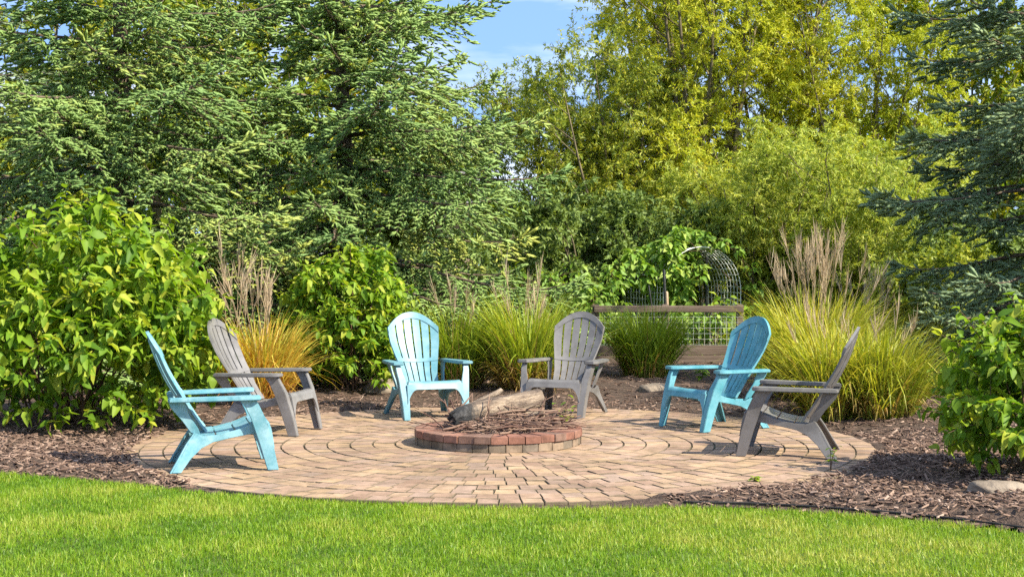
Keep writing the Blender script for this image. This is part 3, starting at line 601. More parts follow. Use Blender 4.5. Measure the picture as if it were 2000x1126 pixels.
# ------------------------------------------------------------------ leafy shrubs
def leaf_template(kind='ovate'):
    if kind == 'ovate':
        xs_, ws = [0, .18, .45, .78, 1.0], [.02, .34, .52, .28, .0]
    else:
        xs_, ws = [-.10, .08, .36, .72, 1.0], [.22, .55, .62, .34, .0]
    V = []; F = []
    for x, w in zip(xs_, ws):
        z = -.28 * x * x + .05 * math.sin(x * 6)
        V += [(x, -w / 2, z + w * .20), (x, 0, z), (x, w / 2, z + w * .20)]
    for k in range(4):
        for s in (0, 1): a = k * 3 + s; F.append([a, a + 3, a + 4, a + 1])
    return np.array(V), np.array(F)
LT, LF = leaf_template(); VT, VF = leaf_template('heart')
def shrub(name, label, center, rad, height, nshoot, leaf_len, seed, nsingle=300, mat='dogwood', leaders=(), T=LT, F=LF, group=None, zlow=.12, stems=16, cat='shrub', lump=.16):
    r = np.random.default_rng(seed); c = np.array([center[0], center[1], 0.0])
    root = thing(name, (c[0], c[1], 0.0), label=label, cat=cat, group=group)
    # shoots on and inside a lumpy dome
    u = r.normal(0, 1, (nshoot, 3)); u[:, 2] = np.abs(u[:, 2]) * 1.25 - .85; u = norm(u)
    lob = 1 + lump * fbm(u[:, 0] * 2.0 + 5, u[:, 1] * 2 + u[:, 2] * 2.5, 1.6, seed + 1)
    k = (r.uniform(.30, 1, nshoot) ** .45) * lob; k *= np.where(u[:, 2] < -.25, 1.12, 1)
    zc = height * .50; rz = height * .46
    P0 = np.stack([u[:, 0] * rad[0] * k, u[:, 1] * rad[1] * k, zc + u[:, 2] * rz * k], 1)
    D = norm(u * np.array([1, 1, .6]) + np.array([0, 0, .55]) + r.normal(0, .28, u.shape)); Ls = r.uniform(.14, .34, nshoot) * leaf_len / .10
    for (lx, ly, lz, ll) in leaders:
        P0 = np.vstack([P0, [[lx, ly, lz]]]); D = np.vstack([D, norm(np.array([[r.normal(0, .08), r.normal(0, .08), 1.0]]))]); Ls = np.append(Ls, ll)
    ok = P0[:, 2] > zlow * .4; P0, D, Ls = P0[ok], D[ok], Ls[ok]; n = len(P0)
    Pl, Al, Rl, Ll, Tl = [], [], [], [], []; nodes = 6; sb = Bag()
    A, B, N = basis(D, r.uniform(0, 6.28, n)); st_t = np.clip(r.beta(2.2, 2.2, n) + .10 * fbm(P0[:, 0], P0[:, 2] + P0[:, 1], 4, seed), 0, 1)
    for q in range(nodes):
        t = (q + .4) / nodes; drop = np.array([0, 0, -1.0]) * (.20 * t * t) * Ls[:, None]
        base = P0 + D * (Ls * t)[:, None] + drop
        for s in (1, -1):
            side = (B if q % 2 == 0 else N) * s
            a = side * .85 + D * (.25 + .75 * (q == nodes - 1)) + np.array([0, 0, -.25]) + r.normal(0, .22, side.shape)
            keep = r.uniform(0, 1, n) < .93; keep &= base[:, 2] > zlow
            Pl.append(base[keep]); Al.append(a[keep]); Ll.append(leaf_len * (r.triangular(.38, .95, 1.4, n) * (1.05 - .35 * (q == nodes - 1)))[keep]); Tl.append(np.clip(st_t + r.normal(0, .12, n) + .1 * (q >= nodes - 2), 0, 1)[keep])
    P_, A_, L_, T_ = np.concatenate(Pl), np.concatenate(Al), np.concatenate(Ll), np.concatenate(Tl); T_[r.uniform(0, 1, len(T_)) < .03] = 1.0
    A_, B_, N_ = basis(A_, r.normal(0, .45, len(P_))); W_ = L_ * r.uniform(.95, 1.25, len(P_)); H_ = L_ * r.uniform(.2, 2.3, len(P_))
    # the leaves that show largest, one object each
    wp = P_ + c; dd = wp[:, 1] - CAM_Y; px = 1000 + (wp[:, 0] - CAM_X) / dd * F_PX; py = HORIZON + (CAM_H - wp[:, 2]) / dd * F_PX
    tocam = norm(np.array([[CAM_X - c[0], CAM_Y - c[1], 0.5]])); front = (P_ * np.array([1, 1, .6])) @ tocam[0] + 4 * L_
    front[(px < -10) | (px > 2010) | (py > 1130)] -= 10
    order = np.argsort(-front); single, rest = order[:nsingle], order[nsingle:]
    b = Bag(); b.inst(T, F, P_[rest], A_[rest], B_[rest], N_[rest], L_[rest], W_[rest], H_[rest], T_[rest])
    fo = b.obj('foliage', M[mat], root, True); tag(fo, kind='stuff')
    if nsingle:
        me = make_mesh('leaf', T, [F], smooth=True); me.materials.append(M[mat + '_one'])
        for i in single:
            o = bpy.data.objects.new('leaf', me); COL.objects.link(o); o.parent = root
            mm = Matrix.Identity(4)
            for row in range(3): mm[row][0], mm[row][1], mm[row][2], mm[row][3] = A_[i][row] * L_[i], B_[i][row] * W_[i], N_[i][row] * H_[i], P_[i][row]
            o.matrix_local = mm
    # woody stems from the ground, and the shoots' own stalks
    for s in range(stems):
        a = r.uniform(0, 6.28); q = r.uniform(.02, .18); e = r.integers(n); b0 = np.array([q * math.cos(a) * 2 * rad[0], q * math.sin(a) * 2 * rad[1], -.02])
        tgt = P0[e]; mid = (b0 + tgt) / 2 * np.array([.9, .9, 1.15]); sb.tube(bez([b0, mid, tgt], 7), np.linspace(.011, .004, 7), 5, cap=False)
    for e in r.choice(n, min(n, 260), replace=False):
        sb.tube(np.stack([P0[e], P0[e] + D[e] * Ls[e] * .5 - [0, 0, .05 * Ls[e]], P0[e] + D[e] * Ls[e] - [0, 0, .2 * Ls[e]]]), [.0035, .003, .0015], 4, cap=False)
    tag(sb.obj('stem', M['stem'], root, True), kind='stuff')
    return root
c0 = ground(150, 838)
shrub('dogwood_shrub', 'large leafy green shrub overhanging the mulch behind the turned-away blue chair', (c0[0] - .06, c0[1] + .12), (1.18, .98), 1.78, 740, .116, 51, leaders=[(-.22, -.35, 1.60, .34), (.30, -.3, 1.50, .25), (.75, -.2, 1.35, .26), (-.6, -.2, 1.55, .25), (-.40, -.62, .02, .2), (.35, -.85, .05, .22), (.15, -.8, .12, .2)], stems=30)
c0 = ground(668, 778)
shrub('dogwood_shrub', 'rounded leafy green shrub between the golden grass and the pale blue chair', (c0[0], c0[1] + .45), (.60, .54), 1.55, 380, .100, 52, leaders=[(.06, -.2, 1.36, .30), (-.15, -.15, 1.22, .22), (.3, -.2, 1.15, .22)], stems=18)
c0 = ground(1990, 948)
shrub('dogwood_shrub', 'leafy green shrub growing over the flat stone at the lawn edge', (c0[0] + .24, c0[1] + .26), (.53, .50), 1.10, 280, .092, 53, leaders=[(-.10, -.1, .92, .3), (.05, -.05, .90, .26), (-.40, -.2, .55, .2)], stems=16, zlow=.10)

# ------------------------------------------------------------------ ornamental grass clumps
def reed(name, label, at, nbl, length, spread, mat, seed, dead=.25, plumes=0, plume_h=1.4, lean=(0, 0), base_r=.14, wid=(.010, .019), droop=1.0, tl=(.35, .95)):
    r = np.random.default_rng(seed); root = thing(name, (at[0], at[1], 0.0), label=label, cat='grass', group='ornamental grass clumps round the patio')
    nd = int(nbl * dead); n = nbl + nd; isd = np.arange(n) >= nbl
    a = r.uniform(0, 6.28, n); q = base_r * np.sqrt(r.uniform(0, 1, n)); P0 = np.stack([q * np.cos(a), q * np.sin(a), np.full(n, -.01)], 1)
    az = a + r.normal(0, .5, n); L = np.where(isd, r.uniform(.25, .62, n), r.uniform(.62, 1.12, n)) * length
    tilt = np.abs(r.normal(.0, .28, n)) * spread + .06 + np.where(isd, .15, 0); bend = r.uniform(.4, 1.3, n) * spread * droop + np.where(isd, .6, 0)
    kink = np.where(r.uniform(0, 1, n) < .09, r.uniform(.3, .8, n), -1); seg = 6; S = np.linspace(0, 1, seg + 1); H = np.stack([np.cos(az) + lean[0], np.sin(az) + lean[1]], 1); H = H / np.maximum(np.linalg.norm(H, axis=1), .3)[:, None]
    pts = [P0]; p = P0.copy()
    for k in range(seg):
        th = tilt + bend * S[k] ** 2.0 * 1.35 + np.where((kink > 0) & (S[k] >= kink), 1.1, 0); d = np.stack([H[:, 0] * np.sin(th), H[:, 1] * np.sin(th), np.cos(th)], 1); p = p + d * (L / seg)[:, None]; p[:, 2] = np.maximum(p[:, 2], .02); pts.append(p.copy())
    pts = np.stack(pts, 1); wd = r.uniform(*wid, n); prof = np.array([.7, 1, 1, .9, .7, .42, .0])
    turn = r.uniform(-.9, .9, n); cr = np.stack([-np.sin(az + turn), np.cos(az + turn), np.zeros(n)], 1)
    Lf = pts + cr[:, None] * (wd[:, None] * prof[None] / 2)[..., None]; Rt = pts - cr[:, None] * (wd[:, None] * prof[None] / 2)[..., None]
    V = np.concatenate([Lf[:, :, None], Rt[:, :, None]], 2).reshape(n, -1, 3); k = np.arange(seg)
    F = np.stack([2 * k, 2 * k + 1, 2 * k + 3, 2 * k + 2], 1); idx = (F[None] + (np.arange(n) * 2 * (seg + 1))[:, None, None])
    base_t = np.where(isd | (r.uniform(0, 1, n) < .06), r.uniform(0, .15, n), r.uniform(*tl, n))
    tint = np.clip(base_t[:, None] + np.where(isd, 0, 1)[:, None] * (np.array([-.25, -.06, 0, .03, .07, .10])[None]), 0, 1)
    b = Bag(); b.V.append(V.reshape(-1, 3)); b.P.append(idx.reshape(-1, 4)); b.T.append(tint.ravel()); b.n = V.size // 3
    tag(b.obj('foliage', M[mat], root), kind='stuff')
    if plumes:
        for q_ in range(plumes):
            b = Bag(); a = r.uniform(0, 6.28); t = abs(r.normal(.0, .20)) + .03; d = np.array([math.cos(a) * math.sin(t) + lean[0] * .2, math.sin(a) * math.sin(t) + lean[1] * .2, math.cos(t)]); d /= np.linalg.norm(d)
            p0 = np.array([r.normal(0, .06), r.normal(0, .06), 0]); hh = plume_h * r.uniform(.74, 1.06); sag = np.array([d[0], d[1], 0]) * .10
            pts_ = np.stack([p0 + d * hh * s + sag * s ** 3 for s in (0, .4, .75, .88, 1.0)]); b.tube(pts_, [.0028, .0025, .002, .0016, .001], 4, .25, False)
            tip0, tip1 = pts_[2], pts_[4]; m_ = 17; s = r.uniform(0, .75, m_); sp = tip0 + (tip1 - tip0) * s[:, None]
            da = norm(d + r.normal(0, .13, (m_, 3)) + np.array([.10 * r.normal(), .1 * r.normal(), 0])); A, B, N = basis(da, r.uniform(0, 6.28, m_))
            FT = np.array([[0, -.3, 0], [0, .3, 0], [.55, .5, .03], [.55, -.5, .03], [1, .1, .10], [1, -.1, .10]]); FF = np.array([[0, 1, 2, 3], [3, 2, 4, 5]])
            b.inst(FT, FF, sp, A, B, N, r.uniform(.12, .26, m_), r.uniform(.0035, .0065, m_), r.uniform(.05, .35, m_), np.clip(r.normal(.5, .22, m_), 0, 1))
            b.obj('plume', M['plume'], root)
    return root
def gp(px, py): p = ground(px, py); return (p[0], p[1])
G = 'ornamental_grass'
reed(G, 'orange and gold grass clump with dry plumes behind the grey chair by the shrub', gp(512, 792), 950, .97, 1.0, 'grass_gold', 61, .35, 16, 1.36, base_r=.20, tl=(.30, .98))
reed(G, 'bare buff grass plumes rising tall beside the big leafy shrub', gp(448, 775), 260, .8, .7, 'grass_yellow', 62, .3, 12, 1.62, base_r=.10)
reed(G, 'green grass clump just behind the pale blue chair', gp(893, 766), 950, 1.02, .88, 'grass_green', 63, .3, 5, 1.25, base_r=.22, tl=(.36, .85))
reed(G, 'yellow-green grass clump with a russet dry base behind the fire pit', gp(1030, 770), 1150, 1.14, .90, 'grass_green', 64, .9, 12, 1.36, base_r=.24, tl=(.5, 1.0))
reed(G, 'upright green grass clump in front of the garden fence', gp(1262, 742), 1150, .96, .92, 'grass_green', 65, .25, 0, base_r=.24, tl=(.34, .78))
reed(G, 'tall yellow grass clump with the largest sheaf of tan plumes', gp(1597, 790), 1500, 1.22, .98, 'grass_yellow', 66, .35, 40, 1.72, base_r=.32, tl=(.42, .98))
reed(G, 'broad yellow-green grass clump spilling onto the mulch behind the dark grey chair', gp(1722, 822), 1050, .95, 1.08, 'grass_yellow', 67, .35, 5, 1.0, base_r=.24, tl=(.36, .85), lean=(.15, -.1))
reed(G, 'yellow grass clump behind the turquoise chair', gp(1625, 820), 950, .98, 1.15, 'grass_yellow', 68, .4, 6, 1.15, base_r=.22, tl=(.4, .95))
reed(G, 'sparse dry grass clump with thin brown plumes under the spruce', gp(868, 735), 260, .85, .8, 'grass_green', 69, .4, 13, 1.42, base_r=.12)
reed(G, 'low wispy yellow grass clump at the back corner of the bed', gp(1690, 745), 700, .9, 1.0, 'grass_yellow', 70, .3, 12, 1.35, base_r=.2)

# ------------------------------------------------------------------ rocks, edging, weeds
def rock(label, at, size, seed, rz=0, name='stone'):
    bm = bmesh.new(); bmesh.ops.create_icosphere(bm, subdivisions=4, radius=1); r = np.random.default_rng(seed)
    co = np.array([v.co[:] for v in bm.verts]); f = 1 + .16 * fbm(co[:, 0] + co[:, 2], co[:, 1] - co[:, 2], 2.2, seed)
    co = np.sign(co) * np.abs(co) ** .8 * f[:, None] * np.array(size); co[:, 2] = np.maximum(co[:, 2], -.5 * size[2])
    for v, c in zip(bm.verts, co): v.co = c
    me = bpy.data.meshes.new(name); bm.to_mesh(me); bm.free(); me.polygons.foreach_set('use_smooth', np.ones(len(me.polygons), bool))
    o = link(name, me, M['rock']); o.location = (at[0], at[1], size[2] * .42); o.rotation_euler = (0, 0, rz); return tag(o, label, 'rock')
rock('rounded tan stone in the mulch between the grey and turquoise chairs', gp(1282, 772), (.17, .12, .10), 1, .3)
rock('tan stone in the mulch behind the pale blue chair', gp(748, 772), (.19, .14, .13), 2, -.2)
rock('wide flat pale stone under the leafy shrub at the lawn edge', gp(1958, 972), (.19, .10, .075), 3, .05)
rock('small brown stone under the big leafy shrub behind the light blue chair', gp(436, 790), (.12, .1, .08), 4, 0)
b = Bag(); ed = bez([ground(px, py) + np.array([0, .015, 0]) for px, py in [(1335, 981), (1500, 985), (1700, 998), (1850, 1012), (2000, 1031), (2150, 1052)]], 40)
b.tube(ed + np.array([0, 0, .004]), .006, 8)
up = ed.copy(); n = len(ed); W = np.vstack([ed + [0, .004, .002], ed + [0, .004, -.05], ed + [0, -.004, -.05], ed + [0, -.004, .002]]); i = np.arange(n - 1)
b.add(W, [np.stack([k * n + i, k * n + i + 1, (k + 1) * n + i + 1, (k + 1) * n + i], 1) for k in range(3)])
tag(b.obj('lawn_edging', M['edging'], None, True), 'black plastic edging strip between lawn and mulch', 'edging')
def weed(label, at, h, nl, ll, seed, z=0.0, mat='dogwood'):
    r = np.random.default_rng(seed); root = thing('weed', (at[0], at[1], z), label=label, cat='weed'); b = Bag()
    me = make_mesh('leaf', LT, [LF], smooth=True); me.materials.append(M[mat + '_one'])
    for s in range(3):
        a = r.uniform(0, 6.28); tip = np.array([math.cos(a) * .3 * h, math.sin(a) * .3 * h, h * r.uniform(.7, 1)]); pts = bez([(0, 0, -.01), tip * np.array([.3, .3, .55]), tip], 6); b.tube(pts, np.linspace(.003, .0015, 6), 4, .4, False)
        for q in range(nl):
            i = 2 + q % 4; A, B, N = basis(np.array([[r.normal(), r.normal(), r.uniform(-.2, .5)]])); l = ll * r.uniform(.7, 1.2); o = link('leaf', me, None, root); mm = Matrix.Identity(4)
            for row in range(3): mm[row][0], mm[row][1], mm[row][2], mm[row][3] = A[0][row] * l, B[0][row] * l, N[0][row] * l, pts[i][row]
            o.matrix_local = mm
    b.obj('stem', M['stem'], root); return root
weed('small green weed growing at the log end of the fire pit', (.53, .36), .34, 5, .075, 81, .0)
weed('small weed in the paver joint beside the dark grey chair', gp(1622, 918), .17, 6, .045, 82)
weed('flat weed sprouting between pavers near the mulch', gp(1475, 939), .03, 5, .05, 83)
weed('low green seedling in the bed behind the turquoise chair', gp(1372, 752), .22, 7, .09, 84)

# ------------------------------------------------------------------ garden fence, wire arch, vine, vegetables
FY = ground(1200, 716)[1]
def fx(px, y=FY): return CAM_X + (px - 1000) * (y - CAM_Y) / F_PX
fence = thing('garden_fence', (fx(1170), FY, 0), label='low weathered wood rail fence with wire infill before the vegetable plot', cat='fence'); sfe = (FY - CAM_Y) / F_PX
zr = CAM_H - (603 - HORIZON) * sfe; x0, x1 = fx(1160) - fx(1170), fx(1452) - fx(1170)
def board(name, lo, hi, mat, parent, bev=.006):
    bm = bmesh.new(); bmesh.ops.create_cube(bm, size=1)
    for v in bm.verts: v.co = [(lo[k] + hi[k]) / 2 + v.co[k] * (hi[k] - lo[k]) for k in range(3)]
    bmesh.ops.bevel(bm, geom=bm.edges[:], offset=bev, segments=1, affect='EDGES'); me = bpy.data.meshes.new(name); bm.to_mesh(me); bm.free(); return link(name, me, mat, parent)
board('top_rail', (x0, -.02, zr - .045), (x1, .02, zr + .045), M['wood_rail'], fence)
for xa, xb, za, zb in [(x0, -.02 + (x0 + x1) / 2, .02, .155), ((x0 + x1) / 2, x1, .025, .16), (x0, (x0 + x1) / 2 - .1, .162, .285), ((x0 + x1) / 2 - .09, x1, .166, .29)]:
    board('board', (xa, -.022, za), (xb, .022, zb), M['wood_rail'], fence)
for px in (1164, 1300, 1446):
    x = fx(px) - fx(1170); board('post', (x - .045, .024, -.05), (x + .045, .114, zr + .06), M['wood_rail'], fence)
b = Bag()
for x in np.arange(x0, x1, .075): b.box((x - .001, .021, .27), (x + .001, .0235, zr - .03))
for z in np.arange(.30, zr - .04, .075): b.box((x0, .0185, z - .001), (x1, .0208, z + .001))
tag(b.obj('wire_mesh', M['wire'], fence), kind='stuff')
# arch: hoop tunnel of welded wire, its axis running away from us
AY = FY + 1.2; ax = fx(1372, AY); sA = (AY - CAM_Y) / F_PX
AW, ATOP, ALEN = .62, CAM_H + (HORIZON - 482) * sA, 1.3
arch = thing('garden_arch', (ax, AY, 0), math.radians(20), label='arched wire trellis tunnel half covered by a green vine', cat='trellis')
def hoop(t):  # t 0..1
    zs = ATOP - AW
    Ltot = 2 * zs + math.pi * AW; s = t * Ltot
    if s < zs: return np.array([-AW, 0, s])
    if s > zs + math.pi * AW: return np.array([AW, 0, Ltot - s])
    a = math.pi - (s - zs) / AW; return np.array([AW * math.cos(a), 0, zs + AW * math.sin(a)])
b = Bag(); hp = np.array([hoop(t) for t in np.linspace(0, 1, 60)])
for y in np.arange(0, ALEN + .01, .10): b.tube(hp + np.array([0, y, 0]), (.0058 if 0 < y < ALEN - .05 else .0065), 4, cap=False)
for t in np.linspace(0, 1, 46): p = hoop(t); b.tube(np.array([p, p + [0, ALEN, 0]]), .0056, 4, cap=False)
tag(b.obj('wire_mesh', M['wire'], arch), kind='stuff')
for px, z0, z1, mt, nm, lab in [(1298, -.1, 1.32, 'stake_black', 'stake', None), (1377, -.1, 1.45, 'stake_black', 'stake', None), (1274, -.1, 1.2, 'stake_black', 'stake', None)]:
    pass
def stake(px, y, h, mat, label, rad=.018, leanx=.0):
    b = Bag(); b.tube(np.array([[0, 0, -.1], [leanx * .5, 0, h * .5], [leanx, 0, h - .02], [leanx, 0, h]]), [rad, rad, rad, rad * .4], 8); o = b.obj('garden_stake', M[mat], None, True); o.location = (fx(px, y), y, 0); return tag(o, label, 'stake', 'stakes by the garden arch')
stake(1304, FY + .25, 1.32, 'stake_black', 'black stake standing against the garden fence under the vine', .02, -.05)
stake(1308, FY + .15, 1.02, 'stake_wood', 'pale bare wooden stake leaning on the fence rail', .020, -.04)
stake(1290, FY + .3, 1.10, 'stake_black', 'thin dark stake leaning beside the black one', .013, -.16)
stake(1380, FY + 1.6, 1.5, 'stake_black', 'tall black stake inside the wire arch', .02, .0)
def leafy(name, label, at, spots, nsingle, seed, cat, mat='vine', ll=.085, T=VT, F=VF, group=None, stem_r=.006):
    """plant made of leaf clusters at given local spots (x,y,z,radius,count)"""
    r = np.random.default_rng(seed); root = thing(name, (at[0], at[1], 0), label=label, cat=cat, group=group); P_, A_, L_ = [], [], []; sb = Bag(); prev = np.array([0, 0, -.02])
    for (x, y, z, q, n) in spots:
        o_ = norm(r.normal(0, 1, (n, 3))); p = np.array([x, y, z]) + o_ * q * r.uniform(.25, 1, (n, 1)) ** .6; P_.append(p); A_.append(o_ * np.array([1, 1, .3]) + np.array([0, -.25, -.35]) + r.normal(0, .3, (n, 3))); L_.append(ll * r.uniform(.6, 1.25, n))
        b0 = np.array([x * .75, y, -.02]) if z < .9 else prev; sb.tube(bez([b0, (b0 + [x, y, z]) / 2 + r.normal(0, .03, 3), np.array([x, y, z])], 6), np.linspace(stem_r, stem_r * .5, 6), 5, cap=False); prev = np.array([x, y, z])
    P_, A_, L_ = map(np.concatenate, (P_, A_, L_)); keep = P_[:, 2] > .03; P_, A_, L_ = P_[keep], A_[keep], L_[keep]
    A_, B_, N_ = basis(A_, r.normal(0, .6, len(P_))); t = np.clip(r.beta(2, 2, len(P_)), 0, 1); order = np.argsort(P_[:, 1] - L_); s_, rest = order[:nsingle], order[nsingle:]
    b = Bag(); b.inst(T, F, P_[rest], A_[rest], B_[rest], N_[rest], L_[rest], None, None, t[rest]); tag(b.obj('foliage', M[mat], root, True), kind='stuff')
    if nsingle:
        me = make_mesh('leaf', T, [F], smooth=True); me.materials.append(M[mat + '_one'])
        for i in s_:
            o = link('leaf', me, None, root); mm = Matrix.Identity(4)
            for row in range(3): mm[row][0], mm[row][1], mm[row][2], mm[row][3] = A_[i][row] * L_[i], B_[i][row] * L_[i], N_[i][row] * L_[i], P_[i][row]
            o.matrix_local = mm
    tag(sb.obj('stem', M['stem'], root, True), kind='stuff'); return root
def vs(px, py, q, n, y=AY, dy=0): s = (y - CAM_Y) / F_PX; return (CAM_X + (px - 1000) * s - ax, dy, CAM_H - (py - HORIZON) * s, q, n)
rv = np.random.default_rng(91); sp = []
for px, py, q, n in [(1300, 490, .20, 70), (1335, 470, .20, 70), (1275, 505, .22, 70), (1315, 530, .20, 60), (1345, 505, .2, 50), (1370, 468, .16, 40), (1250, 535, .22, 60), (1290, 560, .2, 50), (1330, 560, .18, 40), (1395, 475, .12, 22), (1412, 474, .07, 10), (1472, 525, .09, 16), (1478, 560, .10, 20), (1440, 486, .06, 8), (1240, 500, .14, 30), (1315, 600, .2, 40), (1345, 620, .2, 40), (1360, 530, .14, 16), (1478, 595, .12, 26), (1325, 455, .10, 22)]:
    sp.append(vs(px, py, q, int(n * (1.7 if px < 1390 else 1)), dy=rv.uniform(-.3, .35)))
leafy('climbing_vine', 'bright green broad-leaved vine climbing over the wire arch', (ax, AY - .05), sp, 300, 92, 'vine', ll=.115)
rg = np.random.default_rng(93)
for k, (px, dy, h, w, lab, mt) in enumerate([(1080, .9, 1.35, .36, 'tall leafy garden plant behind the fence near the yellow-green grass', 'vine'), (1140, .6, 1.15, .33, 'bushy pale green garden plant behind the fence rail', 'vine'), (1200, .7, 1.38, .36, 'leafy garden plant with yellowing leaves left of the vine', 'vine'), (1010, 1.5, 1.25, .40, 'dark-stemmed leafy garden plant under the spruce tips', 'dogwood'), (1385, .5, .75, .36, 'low leafy garden plant inside the fence below the wire arch', 'vine'), (1440, .5, .85, .34, 'dark green leafy plant by the end fence post', 'dogwood'), (1335, .5, .62, .34, 'pale squash plant at the foot of the arch', 'vine'), (960, 2.2, 1.1, .4, 'leafy garden plant behind the rail end beneath the spruce', 'dogwood')]):
    sp = [(rg.normal(0, w * .55), rg.normal(0, w * .4), h * t, w * rg.uniform(.45, .7), 42) for t in np.linspace(.12, .95, 11)]
    y = FY + dy; leafy('garden_plant', lab, (fx(px, y), y), sp, 0, 94 + k, 'plant', mt, .10, LT, LF, 'vegetable plants behind the garden fence')

# ------------------------------------------------------------------ spruces
def shoot_template(n, seed):
    """one shoot: a four-sided tapering finger with a fringe of needles"""
    r = np.random.default_rng(seed); V, F = [], []
    for x, q in ((.03, .09), (.64, .128)):
        for k in range(3): a = k * 2.0944 + x; V.append(np.array([x, q * math.cos(a), q * math.sin(a)]))
    V.append(np.array([1.04, 0, 0]))
    for k in range(3): m = (k + 1) % 3; F += [[k, m, 3 + m], [k, 3 + m, 3 + k], [3 + k, 3 + m, 6]]
    for k in range(n):
        t = (k + .5) / n; a = k * 2.39996 + r.normal(0, .2); rad = np.array([0, math.cos(a), math.sin(a)]); tan = np.array([0, -math.sin(a), math.cos(a)])
        base = np.array([t * .92, 0, 0]) + rad * .06; tip = base + rad * .145 * r.uniform(.8, 1.25) + np.array([.15 + .06 * t, 0, 0]); w = .028; o = len(V)
        V += [base - tan * w, base + tan * w, tip]; F.append([o, o + 1, o + 2])
    return np.array(V), np.array(F)
def spruce(name, label, at, height, rbase, seed, mat, z0=.35, zvis=5.0, shoot=.130, nn=6, dens=.95, seg=.080, whorl=.31, az_front=True, asym=(0, 0), taper=.75, gap=.0, droop=1.0):
    r = np.random.default_rng(seed); root = thing(name, (at[0], at[1], -.05), label=label, cat='tree'); tb, bb = Bag(), Bag()
    zz = np.linspace(0, height, 16); tb.tube(np.stack([.05 * np.sin(zz * .7 + seed), .05 * np.cos(zz * .9), zz], 1), np.interp(zz, [0, .4, height], [.19, .145, .012]), 10)
    SP, SD, ST, SL = [], [], [], []; z = z0; tocam = math.atan2(CAM_Y - at[1], CAM_X - at[0])
    while z < height - .15:
        f = z / height; high = z > zvis; nb = 7 if not high else 5; ph = r.uniform(0, 6.28)
        for k in range(nb + (2 if not high and gap == 0 else 0)):
            inner = k >= nb; az = ph + 6.283 * k / nb + r.normal(0, .18) if not inner else tocam + r.uniform(-.8, .8); away = math.cos(az - tocam) < -.25
            if (away and r.uniform() < .65) or r.uniform() < gap: continue
            if abs(at[0] - CAM_X) * F_PX / (at[1] - CAM_Y) > 950 and math.cos(az) * np.sign(at[0]) > .45 and r.uniform() < .6: continue
            Lb = rbase * (1 - f) ** taper * r.uniform(.55, 1.18) * (1 + asym[0] * math.cos(az) + asym[1] * math.sin(az)) + .12
            if inner: Lb *= r.uniform(.35, .62)
            if Lb < .2: continue
            h = np.array([math.cos(az), math.sin(az), 0]); lat = np.array([-math.sin(az), math.cos(az), 0]); up = np.interp(f, [0, .35, .8, 1], [-.10, .10, .45, .9]); dr = np.interp(f, [0, .5, 1], [.42, .30, .1]) * droop; zb = z + r.normal(0, .06); cur = r.normal(0, .12)
            def bp(t): return np.array([0, 0, zb]) + h * Lb * t * (1 - .05 * t) + lat * Lb * cur * t * t + np.array([0, 0, 1]) * Lb * (up * t - dr * t * t + .75 * dr * t ** 4)
            ts = np.linspace(0, 1, 8); bb.tube(np.array([bp(t) for t in ts]), np.linspace(.022 * (Lb / 2) ** .5 + .006, .004, 8), 5, cap=False); btint = np.clip(r.normal(.42, .16), 0, 1)
            step = .115 * (1.0 if not high else 1.9) / dens; s0 = .13 if Lb > .9 else .06; m = max(3, int(Lb * (1 - s0) / step))
            for q in range(m):
                t = s0 + (1 - s0) * (q + r.uniform(.2, .8)) / m; p = bp(t); fw = bp(min(t + .03, 1.02)) - bp(t - .03); fw /= np.linalg.norm(fw)
                if t < .32 and Lb > .9 and r.uniform() < .35: continue
                for s in (1, -1):
                    l2 = (Lb * .42 * (1 - t) ** .75 + .10) * r.uniform(.7, 1.2); l2 = min(l2, .85); ang = math.radians(r.uniform(40, 62)); d = fw * math.cos(ang) + lat * s * math.sin(ang) + np.array([0, 0, r.normal(-.22, .22) * droop]); d /= np.linalg.norm(d)
                    n3 = max(2, int(l2 / seg / (1 if not high else 1.8))); tt = (np.arange(n3) + .6) / n3; sag = np.array([0, 0, -.26 * droop]) * l2 * (tt ** 2)[:, None]
                    base = p + d * (l2 * tt)[:, None] + sag; SDv = []
                    if l2 > .22: bb.tube(np.stack([p, p + d * l2 * .5 + [0, 0, -.065 * droop * l2], p + d * l2 + [0, 0, -.26 * droop * l2]]), [.005, .0035, .002], 3, cap=False)
                    sd_ = np.cross(d, [0, 0, 1.]); sd_ /= np.linalg.norm(sd_)
                    for e in (1, -1):
                        SP.append(base); dv = d * .85 + sd_ * e * .50 + np.array([0, 0, r.uniform(-.22, .22)]) + r.normal(0, .17, base.shape); SD.append(dv); SL.append(shoot * r.uniform(.75, 1.15, n3) * (1.0 - .25 * tt)); ST.append(btint + r.normal(0, .10, n3) + .12 * tt)
                    SP.append(base[-1:]); SD.append(d[None] + r.normal(0, .08, (1, 3)) + [0, 0, .05]); SL.append(np.array([shoot * 1.15])); ST.append(np.array([btint + .15]))
                    if r.uniform() < .5: SP.append(base[:1]); SD.append(np.array([[d[0] * .5, d[1] * .5, .55 * r.uniform(-1, 1)]])); SL.append(np.array([shoot])); ST.append(np.array([btint]))
            tp = bp(1.0); fw = tp - bp(.94); SP.append(np.stack([tp - fw * .2, tp, tp - fw * .6])); SD.append(np.stack([fw / np.linalg.norm(fw) + [0, 0, .25]] * 3) + r.normal(0, .25, (3, 3))); SL.append(np.full(3, shoot * 1.2)); ST.append(np.full(3, btint + .15))
        z += whorl * r.uniform(.75, 1.25) * (1 if not high else 1.7)
    P_, D_, L_, T_ = np.concatenate(SP), np.concatenate(SD), np.concatenate(SL), np.clip(np.concatenate(ST) + .0, 0, 1)
    keep = P_[:, 2] > .12; P_, D_, L_, T_ = P_[keep], D_[keep], L_[keep], T_[keep]
